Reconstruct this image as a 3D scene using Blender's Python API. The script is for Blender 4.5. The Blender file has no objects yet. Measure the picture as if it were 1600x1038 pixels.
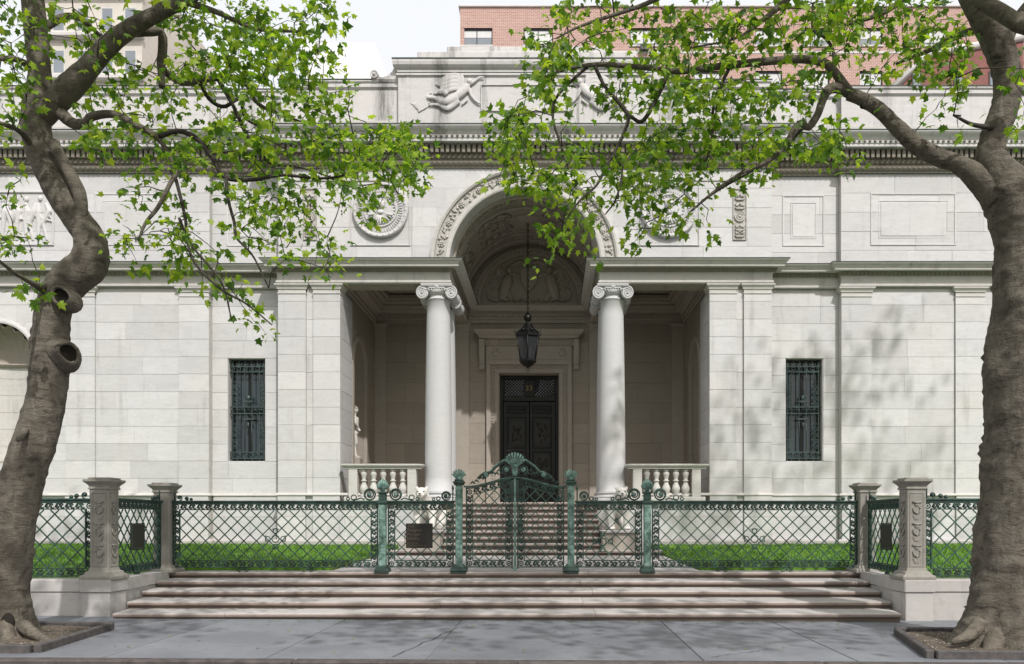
import bpy, bmesh, math, random
from math import pi, sin, cos, radians, sqrt, atan2, hypot
from mathutils import Vector, Matrix, noise
import numpy as np

scene = bpy.context.scene
COL = scene.collection
RND = random.Random(36)

# ------------------------------------------------------------------ camera, world, sun, exposure
cam_data = bpy.data.cameras.new('camera')
cam = bpy.data.objects.new('camera', cam_data)
COL.objects.link(cam)
EYE = 1.71
cam.location = (0, 0, EYE)
cam.rotation_euler = (radians(90), 0, 0)
cam_data.sensor_width = 36
cam_data.lens = 28.125
cam_data.shift_x = -0.0375
cam_data.shift_y = 0.1831
cam_data.clip_end = 2000
scene.camera = cam

SUN_EL, SUN_AZ = 48.0, 24.0          # degrees up, degrees to the right of straight behind the camera
world = bpy.data.worlds.new('World')
scene.world = world
world.use_nodes = True
wn = world.node_tree.nodes
wl = world.node_tree.links
wn.clear()
sky = wn.new('ShaderNodeTexSky')
sky.sky_type = 'NISHITA'
sky.sun_disc = False
sky.sun_elevation = radians(SUN_EL)
sky.sun_rotation = radians(180 - SUN_AZ)
sky.air_density = 1.0
sky.dust_density = 7.0
sky.ozone_density = 0.6
mixn = wn.new('ShaderNodeMix')
mixn.data_type = 'RGBA'
mixn.inputs[0].default_value = 0.7
mixn.inputs[7].default_value = (11.0, 11.05, 11.1, 1)      # bright thin cloud
bg = wn.new('ShaderNodeBackground')
bg.inputs[1].default_value = 0.105
wo = wn.new('ShaderNodeOutputWorld')
wl.new(sky.outputs[0], mixn.inputs[6])
wl.new(mixn.outputs[2], bg.inputs[0])
wl.new(bg.outputs[0], wo.inputs[0])

sun_data = bpy.data.lights.new('sun', 'SUN')
sun_data.energy = 3.3
sun_data.angle = radians(0.85)
sun_data.color = (1.0, 0.975, 0.945)
sun = bpy.data.objects.new('sun', sun_data)
COL.objects.link(sun)
sv = Vector((sin(radians(SUN_AZ)) * cos(radians(SUN_EL)), -cos(radians(SUN_AZ)) * cos(radians(SUN_EL)), sin(radians(SUN_EL))))
sun.rotation_euler = sv.to_track_quat('Z', 'Y').to_euler()
sun.location = (8, -10, 30)

vs = scene.view_settings
vs.view_transform = 'Standard'
vs.look = 'None'
vs.exposure = 0.16
vs.gamma = 1
vs.use_curve_mapping = False

# ------------------------------------------------------------------ helpers
F = 1250.0
XC = -0.735                      # the building's axis


def P(px, py, d):
    """a measured point of the place: image position at a known distance"""
    return Vector(((px - 860) * d / F, d, EYE - (py - 812) * d / F))


WORLD = {}


def tag(o, label=None, cat=None, group=None, kind=None):
    if label: o['label'] = label
    if cat: o['category'] = cat
    if group: o['group'] = group
    if kind: o['kind'] = kind
    return o


def thing(name, loc, label, cat, group=None):
    o = bpy.data.objects.new(name, None)
    o.empty_display_size = 0.3
    o.location = loc
    COL.objects.link(o)
    WORLD[o.name] = Vector(loc)
    return tag(o, label, cat, group)


def wloc(o):
    return WORLD[o.name] if o is not None else Vector((0, 0, 0))


def link(name, me, parent=None, loc=(0, 0, 0), R=None, S=None, mat=None):
    """link mesh data as an object; loc is in world space"""
    o = bpy.data.objects.new(name, me)
    COL.objects.link(o)
    loc = Vector(loc)
    WORLD[o.name] = loc
    if parent is not None:
        o.parent = parent
    M = Matrix.Translation(loc - wloc(parent))
    if R is not None: M = M @ R.to_4x4()
    if S is not None: M = M @ Matrix.Diagonal((S[0], S[1], S[2], 1))
    o.matrix_basis = M
    if mat is not None and len(me.materials) == 0:
        me.materials.append(mat)
    return o


class MB:
    def __init__(self):
        self.v = []
        self.f = []
        self.s = []

    def face(self, pts, smooth=False):
        n = len(self.v)
        self.v.extend([tuple(p) for p in pts])
        self.f.append(tuple(range(n, n + len(pts))))
        self.s.append(smooth)

    def grid(self, rows, closed_u=False, closed_v=False, smooth=True, cap0=False, cap1=False):
        """rows of points -> quads"""
        n = len(self.v)
        m = len(rows[0])
        for r in rows: self.v.extend([tuple(p) for p in r])
        R = len(rows)
        for i in range(R if closed_v else R - 1):
            i2 = (i + 1) % R
            for j in range(m if closed_u else m - 1):
                j2 = (j + 1) % m
                self.f.append((n + i * m + j, n + i * m + j2, n + i2 * m + j2, n + i2 * m + j))
                self.s.append(smooth)
        if cap0:
            self.f.append(tuple(n + j for j in range(m))); self.s.append(False)
        if cap1:
            self.f.append(tuple(n + (R - 1) * m + j for j in range(m))); self.s.append(False)

    def box(self, x0, x1, y0, y1, z0, z1, fr=None):
        c = [(x, y, z) for x in (x0, x1) for y in (y0, y1) for z in (z0, z1)]
        if fr: c = [fr(*p) for p in c]
        n = len(self.v)
        self.v.extend([tuple(p) for p in c])
        for q in ((0, 1, 3, 2), (4, 6, 7, 5), (0, 4, 5, 1), (2, 3, 7, 6), (0, 2, 6, 4), (1, 5, 7, 3)):
            self.f.append(tuple(n + k for k in q)); self.s.append(False)

    def bbox(self, x0, x1, y0, y1, z0, z1, b=0.015, fr=None):
        """box with chamfered edges"""
        n = len(self.v)
        b = min(b, (x1 - x0) / 3, (y1 - y0) / 3, (z1 - z0) / 3)
        idx = {}
        pts = []
        for ix, x in enumerate((x0, x1)):
            for iy, y in enumerate((y0, y1)):
                for iz, z in enumerate((z0, z1)):
                    sx, sy, sz = (1 - 2 * ix) * b, (1 - 2 * iy) * b, (1 - 2 * iz) * b
                    idx[(ix, iy, iz, 'x')] = len(pts); pts.append((x, y + sy, z + sz))
                    idx[(ix, iy, iz, 'y')] = len(pts); pts.append((x + sx, y, z + sz))
                    idx[(ix, iy, iz, 'z')] = len(pts); pts.append((x + sx, y + sy, z))
        if fr: pts = [fr(*p) for p in pts]
        self.v.extend([tuple(p) for p in pts])
        fs = []
        for i in (0, 1):
            fs.append([idx[(i, a, c, 'x')] for a, c in ((0, 0), (1, 0), (1, 1), (0, 1))])
            fs.append([idx[(a, i, c, 'y')] for a, c in ((0, 0), (1, 0), (1, 1), (0, 1))])
            fs.append([idx[(a, c, i, 'z')] for a, c in ((0, 0), (1, 0), (1, 1), (0, 1))])
        for i in (0, 1):
            for j in (0, 1):
                fs.append([idx[(i, j, 0, 'x')], idx[(i, j, 1, 'x')], idx[(i, j, 1, 'y')], idx[(i, j, 0, 'y')]])
                fs.append([idx[(i, 0, j, 'x')], idx[(i, 1, j, 'x')], idx[(i, 1, j, 'z')], idx[(i, 0, j, 'z')]])
                fs.append([idx[(0, i, j, 'y')], idx[(1, i, j, 'y')], idx[(1, i, j, 'z')], idx[(0, i, j, 'z')]])
                for k in (0, 1):
                    fs.append([idx[(i, j, k, c)] for c in 'xyz'])
        for q in fs:
            self.f.append(tuple(n + k for k in q)); self.s.append(False)

    def tube(self, pts, rad, n=6, smooth=True, caps=True, squash=1.0, closed=False):
        pts = [Vector(p) for p in pts]
        if not hasattr(rad, '__len__'): rad = [rad] * len(pts)
        rows = []
        ref = None
        for i, p in enumerate(pts):
            a = pts[i - 1] if (i or closed) else p
            b = pts[(i + 1) % len(pts)] if (i < len(pts) - 1 or closed) else p
            t = (b - a)
            if t.length < 1e-9: t = Vector((0, 0, 1))
            t.normalize()
            if ref is None:
                ref = Vector((0, 1, 0)) if abs(t.y) < 0.9 else Vector((1, 0, 0))
            u = (ref - t * ref.dot(t))
            if u.length < 1e-6: u = t.orthogonal()
            u.normalize()
            ref = u
            w = t.cross(u)
            rows.append([p + (u * cos(2 * pi * k / n) * squash + w * sin(2 * pi * k / n)) * rad[i] for k in range(n)])
        self.grid(rows, closed_u=True, closed_v=closed, smooth=smooth, cap0=caps and not closed, cap1=caps and not closed)

    def lathe(self, prof, c=(0, 0, 0), n=24, smooth=True, caps=True, fr=None, a0=0.0, sx=1.0):
        rows = []
        for r, z in prof:
            row = [(c[0] + r * cos(a0 + 2 * pi * k / n) * sx, c[1] + r * sin(a0 + 2 * pi * k / n), c[2] + z) for k in range(n)]
            if fr: row = [fr(*p) for p in row]
            rows.append(row)
        self.grid(rows, closed_u=True, smooth=smooth, cap0=caps, cap1=caps)

    def sweep(self, prof, path, closed=False, caps=True, smooth=False):
        """profile [(out, z)] along a plan path; out lies to the right of the walking direction, corners mitred"""
        path = [Vector((p[0], p[1])) for p in path]
        N = len(path)
        offs = []
        for i in range(N):
            d1 = (path[i] - path[i - 1]).normalized() if (i or closed) else None
            d2 = (path[(i + 1) % N] - path[i]).normalized() if (i < N - 1 or closed) else None
            if d1 is None: d1 = d2
            if d2 is None: d2 = d1
            n1 = Vector((d1.y, -d1.x)); n2 = Vector((d2.y, -d2.x))
            m = (n1 + n2)
            m = m / max(0.2, m.dot(n1))
            offs.append(m)
        rows = [[(path[i].x + offs[i].x * o, path[i].y + offs[i].y * o, z) for o, z in prof] for i in range(N)]
        self.grid(rows, closed_v=closed, smooth=smooth)
        if caps and not closed:
            self.face(rows[0]); self.face(rows[-1])

    def prism(self, poly, fr, o0, o1, smooth=False):
        """polygon of (a, z) pushed out from o0 to o1 in a frame"""
        A = [fr(a, o0, z) for a, z in poly]
        B = [fr(a, o1, z) for a, z in poly]
        n = len(poly)
        self.face(B)
        for i in range(n):
            j = (i + 1) % n
            self.face([A[i], A[j], B[j], B[i]])

    def ball(self, c, r, nu=10, nv=7, R=None, fr=None):
        c = Vector(c)
        if not hasattr(r, '__len__'): r = (r, r, r)
        rows = []
        for i in range(nv + 1):
            th = pi * i / nv
            row = []
            for k in range(nu):
                ph = 2 * pi * k / nu
                v = Vector((r[0] * sin(th) * cos(ph), r[1] * sin(th) * sin(ph), r[2] * cos(th)))
                if R is not None: v = R @ v
                v = v + c
                row.append(fr(*v) if fr else v)
            rows.append(row)
        self.grid(rows, closed_u=True)

    def arcsweep(self, prof, c, fr, a0=0.0, a1=pi, n=40, smooth=False, caps=False):
        """profile [(radius, out)] swept round an arc in the frame's a/z plane"""
        rows = []
        for i in range(n + 1):
            t = a0 + (a1 - a0) * i / n
            rows.append([fr(c[0] + r * cos(t), o, c[1] + r * sin(t)) for r, o in prof])
        self.grid(rows, smooth=smooth)
        if caps: self.face(rows[0]); self.face(rows[-1])

    def mesh(self, name, mat=None, center=None, recalc=True, weld=False):
        V = self.v
        if center is not None:
            cx, cy, cz = center
            V = [(x - cx, y - cy, z - cz) for x, y, z in V]
        me = bpy.data.meshes.new(name)
        me.from_pydata(V, [], self.f)
        me.polygons.foreach_set('use_smooth', self.s)
        if recalc:
            bm = bmesh.new(); bm.from_mesh(me)
            if weld: bmesh.ops.remove_doubles(bm, verts=bm.verts, dist=1e-4)
            bmesh.ops.recalc_face_normals(bm, faces=bm.faces)
            bm.to_mesh(me); bm.free()
        me.update()
        if mat is not None: me.materials.append(mat)
        return me

    def center(self):
        a = np.array(self.v)
        lo, hi = a.min(0), a.max(0)
        return ((lo[0] + hi[0]) / 2, (lo[1] + hi[1]) / 2, lo[2])

    def build(self, name, mat, parent=None, kind=None, recalc=True, weld=False, label=None):
        if not self.v: return None
        c = self.center()
        o = link(name, self.mesh(name, mat, c, recalc, weld), parent, c)
        if kind: o['kind'] = kind
        if label: o['label'] = label
        return o


def front(plane, ox=XC):
    return lambda a, o, z: (ox + a, plane - o, z)


def catmull(pts, per=6):
    """pts: tuples of any length -> smooth tuples"""
    A = [np.array(p, float) for p in pts]
    if len(A) < 3: 
        return [tuple(A[0] + (A[1] - A[0]) * k / per) for k in range(per + 1)]
    A = [2 * A[0] - A[1]] + A + [2 * A[-1] - A[-2]]
    out = []
    for i in range(1, len(A) - 2):
        p0, p1, p2, p3 = A[i - 1:i + 3]
        for k in range(per):
            t = k / per
            out.append(tuple(0.5 * ((2 * p1) + (-p0 + p2) * t + (2 * p0 - 5 * p1 + 4 * p2 - p3) * t * t + (-p0 + 3 * p1 - 3 * p2 + p3) * t ** 3)))
    out.append(tuple(A[-2]))
    return out


def sculpt(name, mb, mat, parent, voxel=0.02, smooth=2, label=None):
    """merge overlapping forms into one continuous carved surface"""
    c = mb.center()
    me = mb.mesh(name + '_raw', None, c)
    o = bpy.data.objects.new(name + '_raw', me)
    COL.objects.link(o)
    m = o.modifiers.new('remesh', 'REMESH'); m.mode = 'VOXEL'; m.voxel_size = voxel; m.use_smooth_shade = True
    if smooth:
        s = o.modifiers.new('smooth', 'SMOOTH'); s.factor = 0.5; s.iterations = smooth
    dg = bpy.context.evaluated_depsgraph_get()
    me2 = bpy.data.meshes.new_from_object(o.evaluated_get(dg))
    bpy.data.objects.remove(o); bpy.data.meshes.remove(me)
    me2.name = name
    me2.materials.clear(); me2.materials.append(mat)
    r = link(name, me2, parent, c)
    if label: r['label'] = label
    return r


def text_mesh(s, size, depth, mat, font_bold=False):
    cu = bpy.data.curves.new('lettering', 'FONT')
    cu.body = s; cu.size = size; cu.extrude = depth; cu.resolution_u = 3
    o = bpy.data.objects.new('lettering_raw', cu); COL.objects.link(o)
    dg = bpy.context.evaluated_depsgraph_get()
    me = bpy.data.meshes.new_from_object(o.evaluated_get(dg))
    bpy.data.objects.remove(o); bpy.data.curves.remove(cu)
    me.name = 'lettering'
    me.materials.clear(); me.materials.append(mat)
    return me


# ------------------------------------------------------------------ materials
def new_mat(name):
    m = bpy.data.materials.new(name); m.use_nodes = True
    nt = m.node_tree
    b = nt.nodes['Principled BSDF']
    return m, nt, nt.nodes, nt.links, b


def tex_noise(N, L, vec, scale, detail=4, rough=0.55, dist=0.0):
    t = N.new('ShaderNodeTexNoise')
    t.inputs['Scale'].default_value = scale; t.inputs['Detail'].default_value = detail
    t.inputs['Roughness'].default_value = rough; t.inputs['Distortion'].default_value = dist
    L.new(vec, t.inputs['Vector'])
    return t.outputs['Fac']


def ramp(N, L, fac, stops):
    r = N.new('ShaderNodeValToRGB')
    els = r.color_ramp.elements
    while len(els) < len(stops): els.new(0.5)
    for e, (p, c) in zip(els, stops):
        e.position = p
        e.color = (c[0], c[1], c[2], 1) if hasattr(c, '__len__') else (c, c, c, 1)
    L.new(fac, r.inputs['Fac'])
    return r.outputs['Color']


def mixc(N, L, fac, a, b, mode='MIX'):
    m = N.new('ShaderNodeMix'); m.data_type = 'RGBA'; m.blend_type = mode
    for sock, val in ((m.inputs[0], fac), (m.inputs[6], a), (m.inputs[7], b)):
        if hasattr(val, 'links'): L.new(val, sock)
        elif hasattr(val, '__len__'): sock.default_value = (*val, 1)
        else: sock.default_value = val
    return m.outputs[2]


def mathn(N, L, op, a, b=None, c=None, clamp=False):
    m = N.new('ShaderNodeMath'); m.operation = op; m.use_clamp = clamp
    for i, val in enumerate((a, b, c)):
        if val is None: continue
        if hasattr(val, 'links'): L.new(val, m.inputs[i])
        else: m.inputs[i].default_value = val
    return m.outputs[0]


def mapped(N, L, scale, coord='pos'):
    if coord == 'pos':
        v = N.new('ShaderNodeNewGeometry').outputs['Position']
    else:
        v = N.new('ShaderNodeTexCoord').outputs['Object']
    mp = N.new('ShaderNodeMapping')
    L.new(v, mp.inputs['Vector'])
    mp.inputs['Scale'].default_value = scale
    return mp.outputs['Vector']


def bump(N, L, b, height, strength=0.3, dist=0.02):
    n = N.new('ShaderNodeBump')
    n.inputs['Strength'].default_value = strength; n.inputs['Distance'].default_value = dist
    L.new(height, n.inputs['Height'])
    L.new(n.outputs['Normal'], b.inputs['Normal'])


def stone_mat(name, base, var=0.10, grime=0.25, grime_col=(0.13, 0.12, 0.105), streak=0.3, rough=0.7, blotch=0.12, bump_s=0.25, carve=0.0, carve_scale=9.0, drips=(), warm=(0.60, 0.54, 0.48)):
    m, nt, N, L, b = new_mat(name)
    p1 = mapped(N, L, (1, 1, 1))
    pst = mapped(N, L, (2.6, 2.6, 0.22))
    pv = mapped(N, L, (0.8, 0.8, 3.5))
    # every block its own tone
    isl = N.new('ShaderNodeNewGeometry').outputs['Random Per Island']
    oi = N.new('ShaderNodeObjectInfo').outputs['Random']
    rnd = mathn(N, L, 'FRACT', mathn(N, L, 'ADD', isl, mathn(N, L, 'MULTIPLY', oi, 7.31)))
    tone = mathn(N, L, 'MULTIPLY_ADD', rnd, 2 * var, 1 - var)
    big = tex_noise(N, L, p1, 0.55, 5, 0.6, 0.4)
    vein = tex_noise(N, L, pv, 2.2, 6, 0.65, 1.2)
    fine = tex_noise(N, L, p1, 26, 5, 0.7)
    col = mixc(N, L, ramp(N, L, vein, [(0.35, 0.0), (0.72, 1.0)]), base, tuple(c * (1 - blotch) for c in base))
    col = mixc(N, L, mathn(N, L, 'MULTIPLY', ramp(N, L, big, [(0.45, 0), (0.7, 1)]), 0.22), col, tuple(w * base[1] / 0.54 for w in warm))
    col = mixc(N, L, 1.0, col, _grey(N, L, tone), 'MULTIPLY')
    col = mixc(N, L, mathn(N, L, 'MULTIPLY', ramp(N, L, fine, [(0.3, 1), (0.55, 0)]), 0.14), col, tuple(c * 0.55 for c in base))
    # dirt runs
    st = tex_noise(N, L, pst, 1.3, 5, 0.6, 0.3)
    pat = tex_noise(N, L, p1, 0.9, 4, 0.6)
    stm = mathn(N, L, 'MULTIPLY', ramp(N, L, st, [(0.56, 0), (0.74, 1)]), ramp(N, L, pat, [(0.4, 0), (0.62, 1)]))
    col = mixc(N, L, mathn(N, L, 'MULTIPLY', stm, streak), col, grime_col)
    gr = tex_noise(N, L, p1, 3.1, 7, 0.72, 0.6)
    col = mixc(N, L, mathn(N, L, 'MULTIPLY', ramp(N, L, gr, [(0.52, 0), (0.78, 1)]), grime), col, grime_col)
    if drips:       # black runs below leaking joints
        sx = N.new('ShaderNodeSeparateXYZ'); L.new(N.new('ShaderNodeNewGeometry').outputs['Position'], sx.inputs[0])
        wob = mathn(N, L, 'MULTIPLY_ADD', tex_noise(N, L, mapped(N, L, (5, 5, .8)), 1.6, 5, 0.65), 0.5, -0.25)
        xx = mathn(N, L, 'ADD', sx.outputs[0], wob)
        tot = None
        for x0, w_, s_ in drips:
            d_ = mathn(N, L, 'DIVIDE', mathn(N, L, 'ABSOLUTE', mathn(N, L, 'SUBTRACT', xx, x0)), w_)
            k_ = mathn(N, L, 'MULTIPLY', mathn(N, L, 'SUBTRACT', 1.0, d_, clamp=True), s_)
            tot = k_ if tot is None else mathn(N, L, 'MAXIMUM', tot, k_)
        tot = mathn(N, L, 'MULTIPLY', tot, ramp(N, L, tex_noise(N, L, mapped(N, L, (9, 9, 1.2)), 1.5, 6, 0.7), [(0.3, 0.25), (0.6, 1)]))
        col = mixc(N, L, tot, col, (0.075, 0.072, 0.068))
    h = mathn(N, L, 'MULTIPLY_ADD', fine, 0.3, vein)
    if carve > 0:
        vo = N.new('ShaderNodeTexVoronoi'); vo.inputs['Scale'].default_value = carve_scale
        L.new(mapped(N, L, (1, 1, 1)), vo.inputs['Vector'])
        col = mixc(N, L, mathn(N, L, 'MULTIPLY', ramp(N, L, vo.outputs['Distance'], [(0.25, 0), (0.6, 1)]), carve), col, grime_col)
        h = mathn(N, L, 'MULTIPLY_ADD', vo.outputs['Distance'], -2.0 * carve, h)
    L.new(col, b.inputs['Base Color'])
    b.inputs['Roughness'].default_value = rough
    b.inputs['Specular IOR Level'].default_value = 0.3
    bump(N, L, b, h, bump_s, 0.012)
    return m


def _grey(N, L, v):
    c = N.new('ShaderNodeCombineColor')
    for k in range(3): L.new(v, c.inputs[k])
    return c.outputs[0]


def simple_mat(name, col, rough=0.6, metal=0.0, n_scale=8.0, n_amt=0.3, col2=None, spec=0.4, bump_s=0.1, coord='pos', bdist=0.01):
    m, nt, N, L, b = new_mat(name)
    v = mapped(N, L, (1, 1, 1), coord)
    f = tex_noise(N, L, v, n_scale, 6, 0.65, 0.3)
    c2 = col2 or tuple(c * (1 - n_amt) for c in col)
    c = mixc(N, L, ramp(N, L, f, [(0.38, 0), (0.64, 1)]), col, c2)
    L.new(c, b.inputs['Base Color'])
    b.inputs['Roughness'].default_value = rough
    b.inputs['Metallic'].default_value = metal
    b.inputs['Specular IOR Level'].default_value = spec
    bump(N, L, b, tex_noise(N, L, v, n_scale * 3, 4, 0.6), bump_s, bdist)
    return m


M = {}
M['marble'] = stone_mat('marble', (0.555, 0.548, 0.552), var=0.085, grime=0.17, streak=0.36, blotch=0.12)
M['marble_trim'] = stone_mat('marble_trim', (0.52, 0.505, 0.48), var=0.02, grime=0.34, streak=0.6)
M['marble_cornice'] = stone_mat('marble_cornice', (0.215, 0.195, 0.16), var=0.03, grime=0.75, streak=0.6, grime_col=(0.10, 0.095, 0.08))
M['marble_attic'] = stone_mat('marble_attic', (0.56, 0.545, 0.54), var=0.03, grime=0.22, streak=0.95, grime_col=(0.07, 0.068, 0.066), drips=((-4.85, .32, .9), (-3.15, .3, .75), (-1.9, .12, .5), (-6.6, .2, .5), (3.4, .3, .7), (5.2, .2, .6), (7.6, .25, .6), (-8.9, .25, .6), (-11.5, .2, .5), (9.8, .2, .5)))
M['carved'] = stone_mat('carved_marble', (0.53, 0.505, 0.47), var=0.04, grime=0.45, streak=0.2, carve=0.35, carve_scale=14)
M['column'] = stone_mat('column_marble', (0.50, 0.50, 0.505), var=0.02, grime=0.04, streak=0.10, blotch=0.06)
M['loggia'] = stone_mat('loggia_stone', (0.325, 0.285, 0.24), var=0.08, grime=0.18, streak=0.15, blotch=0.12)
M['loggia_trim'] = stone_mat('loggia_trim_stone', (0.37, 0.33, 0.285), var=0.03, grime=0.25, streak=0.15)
M['mortar'] = simple_mat('mortar', (0.42, 0.40, 0.385), 0.9, n_amt=0.35, n_scale=3)
M['pier'] = stone_mat('pier_stone', (0.285, 0.268, 0.24), var=0.04, grime=0.5, streak=0.65, grime_col=(0.10, 0.105, 0.07), carve=0.1)
M['lowwall'] = stone_mat('low_wall_stone', (0.44, 0.42, 0.405), var=0.06, grime=0.30, streak=0.55)
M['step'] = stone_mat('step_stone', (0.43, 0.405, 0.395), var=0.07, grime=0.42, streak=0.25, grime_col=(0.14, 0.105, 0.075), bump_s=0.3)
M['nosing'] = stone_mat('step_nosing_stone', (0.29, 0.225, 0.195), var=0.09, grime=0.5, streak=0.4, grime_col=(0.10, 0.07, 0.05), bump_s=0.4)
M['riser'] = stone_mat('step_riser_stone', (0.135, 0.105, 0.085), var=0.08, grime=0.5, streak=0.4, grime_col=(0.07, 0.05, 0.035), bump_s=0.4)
M['statue'] = stone_mat('statue_marble', (0.62, 0.60, 0.56), var=0.01, grime=0.25, streak=0.35)
M['iron'] = simple_mat('dark_patinated_bronze', (0.012, 0.026, 0.021), 0.5, 0.0, 7, 0.5, col2=(0.028, 0.075, 0.056), spec=0.5, bump_s=0.2)
M['verdigris'] = simple_mat('verdigris_bronze', (0.21, 0.33, 0.29), 0.75, 0.0, 9, 0.5, col2=(0.055, 0.105, 0.085), spec=0.3, bump_s=0.25)
M['lattice'] = simple_mat('lattice_bronze', (0.016, 0.045, 0.032), 0.5, 0.0, 5, 0.5, col2=(0.05, 0.115, 0.085), spec=0.5, bump_s=0.1)
M['grille'] = simple_mat('window_grille_metal', (0.055, 0.085, 0.08), 0.45, 0.3, 5, 0.4, spec=0.5)
M['door'] = simple_mat('dark_bronze_door', (0.007, 0.0065, 0.006), 0.4, 0.3, 20, 0.4, spec=0.5)
M['door_relief'] = simple_mat('door_relief_bronze', (0.035, 0.034, 0.031), 0.5, 0.4, 25, 0.5, spec=0.5, bump_s=0.4)
M['lantern'] = simple_mat('lantern_iron', (0.012, 0.012, 0.012), 0.45, 0.3, 20, 0.3)
M['gold'] = simple_mat('gilt', (0.26, 0.19, 0.08), 0.5, 0.4, 20, 0.2)
M['sign'] = simple_mat('sign_bronze', (0.022, 0.019, 0.016), 0.5, 0.2, 10, 0.2)
M['letter'] = simple_mat('sign_letters', (0.12, 0.095, 0.065), 0.5, 0.2, 10, 0.2)
M['soil'] = simple_mat('soil', (0.075, 0.055, 0.04), 0.95, 0, 12, 0.5, col2=(0.16, 0.13, 0.10), bump_s=0.8, bdist=0.04)
M['timber'] = simple_mat('pit_edging_timber', (0.055, 0.05, 0.05), 0.85, 0, 9, 0.4, col2=(0.10, 0.09, 0.085), bump_s=0.4)
M['road'] = simple_mat('asphalt', (0.055, 0.055, 0.058), 0.9, 0, 30, 0.3, bump_s=0.3)
M['curb'] = simple_mat('curb_stone', (0.095, 0.08, 0.078), 0.8, 0, 6, 0.45, bump_s=0.3)
M['lead'] = simple_mat('lead_flashing', (0.075, 0.09, 0.082), 0.6, 0.2, 3, 0.5, bump_s=0.2)
M['ground'] = simple_mat('ground_soil', (0.09, 0.085, 0.075), 0.95, 0, 1, 0.2)


def pave_mat():
    m, nt, N, L, b = new_mat('bluestone')
    v = mapped(N, L, (1, 1, 1))
    isl = N.new('ShaderNodeObjectInfo').outputs['Random']
    f1 = tex_noise(N, L, v, 0.8, 6, 0.6, 0.6)
    f2 = tex_noise(N, L, v, 45, 4, 0.7)
    f3 = tex_noise(N, L, v, 5.5, 6, 0.7, 0.5)
    c = mixc(N, L, ramp(N, L, f1, [(0.35, 0), (0.68, 1)]), (0.140, 0.147, 0.168), (0.200, 0.207, 0.228))
    c = mixc(N, L, mathn(N, L, 'MULTIPLY', ramp(N, L, f3, [(0.5, 0), (0.75, 1)]), 0.6), c, (0.115, 0.118, 0.13))
    c = mixc(N, L, mathn(N, L, 'MULTIPLY', ramp(N, L, f2, [(0.62, 0), (0.72, 1)]), 0.3), c, (0.24, 0.24, 0.24))
    c = mixc(N, L, 1.0, c, _grey(N, L, mathn(N, L, 'MULTIPLY_ADD', isl, 0.16, 0.92)), 'MULTIPLY')
    L.new(c, b.inputs['Base Color'])
    b.inputs['Roughness'].default_value = 0.62
    b.inputs['Specular IOR Level'].default_value = 0.35
    bump(N, L, b, mathn(N, L, 'MULTIPLY_ADD', f2, 0.2, f3), 0.35, 0.01)
    return m


M['pave'] = pave_mat()


def bark_mat():
    m, nt, N, L, b = new_mat('plane_bark')
    v = mapped(N, L, (1, 1, 1))
    vh = mapped(N, L, (2.2, 2.2, 6.5))
    vv = mapped(N, L, (7.0, 7.0, 1.6))
    f1 = tex_noise(N, L, v, 4.5, 7, 0.7, 1.0)
    f2 = tex_noise(N, L, vh, 1.6, 6, 0.7, 0.6)
    f3 = tex_noise(N, L, vv, 1.6, 5, 0.65, 0.4)
    c = mixc(N, L, ramp(N, L, f1, [(0.34, 0), (0.5, 0.55), (0.68, 1)]), (0.072, 0.062, 0.051), (0.178, 0.156, 0.126))
    c = mixc(N, L, mathn(N, L, 'MULTIPLY', ramp(N, L, f2, [(0.58, 0), (0.68, 1)]), 0.7), c, (0.028, 0.024, 0.020))
    c = mixc(N, L, mathn(N, L, 'MULTIPLY', ramp(N, L, f3, [(0.58, 0), (0.72, 1)]), 0.6), c, (0.215, 0.20, 0.17))
    L.new(c, b.inputs['Base Color'])
    b.inputs['Roughness'].default_value = 0.9
    b.inputs['Specular IOR Level'].default_value = 0.2
    h = mathn(N, L, 'ADD', f2, mathn(N, L, 'MULTIPLY', f3, 0.6))
    bump(N, L, b, h, 0.9, 0.05)
    return m


M['bark'] = bark_mat()
M['twig'] = simple_mat('twig_bark', (0.048, 0.040, 0.032), 0.9, 0, 12, 0.4)
M['hollow'] = simple_mat('knot_hollow', (0.02, 0.016, 0.012), 0.95, 0, 14, 0.5)


def leaf_mat():
    m, nt, N, L, b = new_mat('leaf')
    N.remove(b)
    out = [n for n in N if n.type == 'OUTPUT_MATERIAL'][0]
    isl = N.new('ShaderNodeNewGeometry').outputs['Random Per Island']
    oi = N.new('ShaderNodeObjectInfo').outputs['Random']
    r = mathn(N, L, 'FRACT', mathn(N, L, 'ADD', isl, mathn(N, L, 'MULTIPLY', oi, 5.17)))
    c = ramp(N, L, r, [(0.0, (0.030, 0.080, 0.010)), (0.35, (0.085, 0.175, 0.016)), (0.7, (0.175, 0.285, 0.024)), (1.0, (0.29, 0.38, 0.045))])
    d = N.new('ShaderNodeBsdfPrincipled')
    L.new(c, d.inputs['Base Color'])
    d.inputs['Roughness'].default_value = 0.45
    d.inputs['Specular IOR Level'].default_value = 0.4
    t = N.new('ShaderNodeBsdfTranslucent')
    tc = mixc(N, L, 1.0, c, (2.2, 2.1, 0.9), 'MULTIPLY')
    L.new(tc, t.inputs['Color'])
    mx = N.new('ShaderNodeMixShader'); mx.inputs[0].default_value = 0.5
    L.new(d.outputs[0], mx.inputs[1]); L.new(t.outputs[0], mx.inputs[2])
    L.new(mx.outputs[0], out.inputs['Surface'])
    return m


M['leaf'] = leaf_mat()


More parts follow.
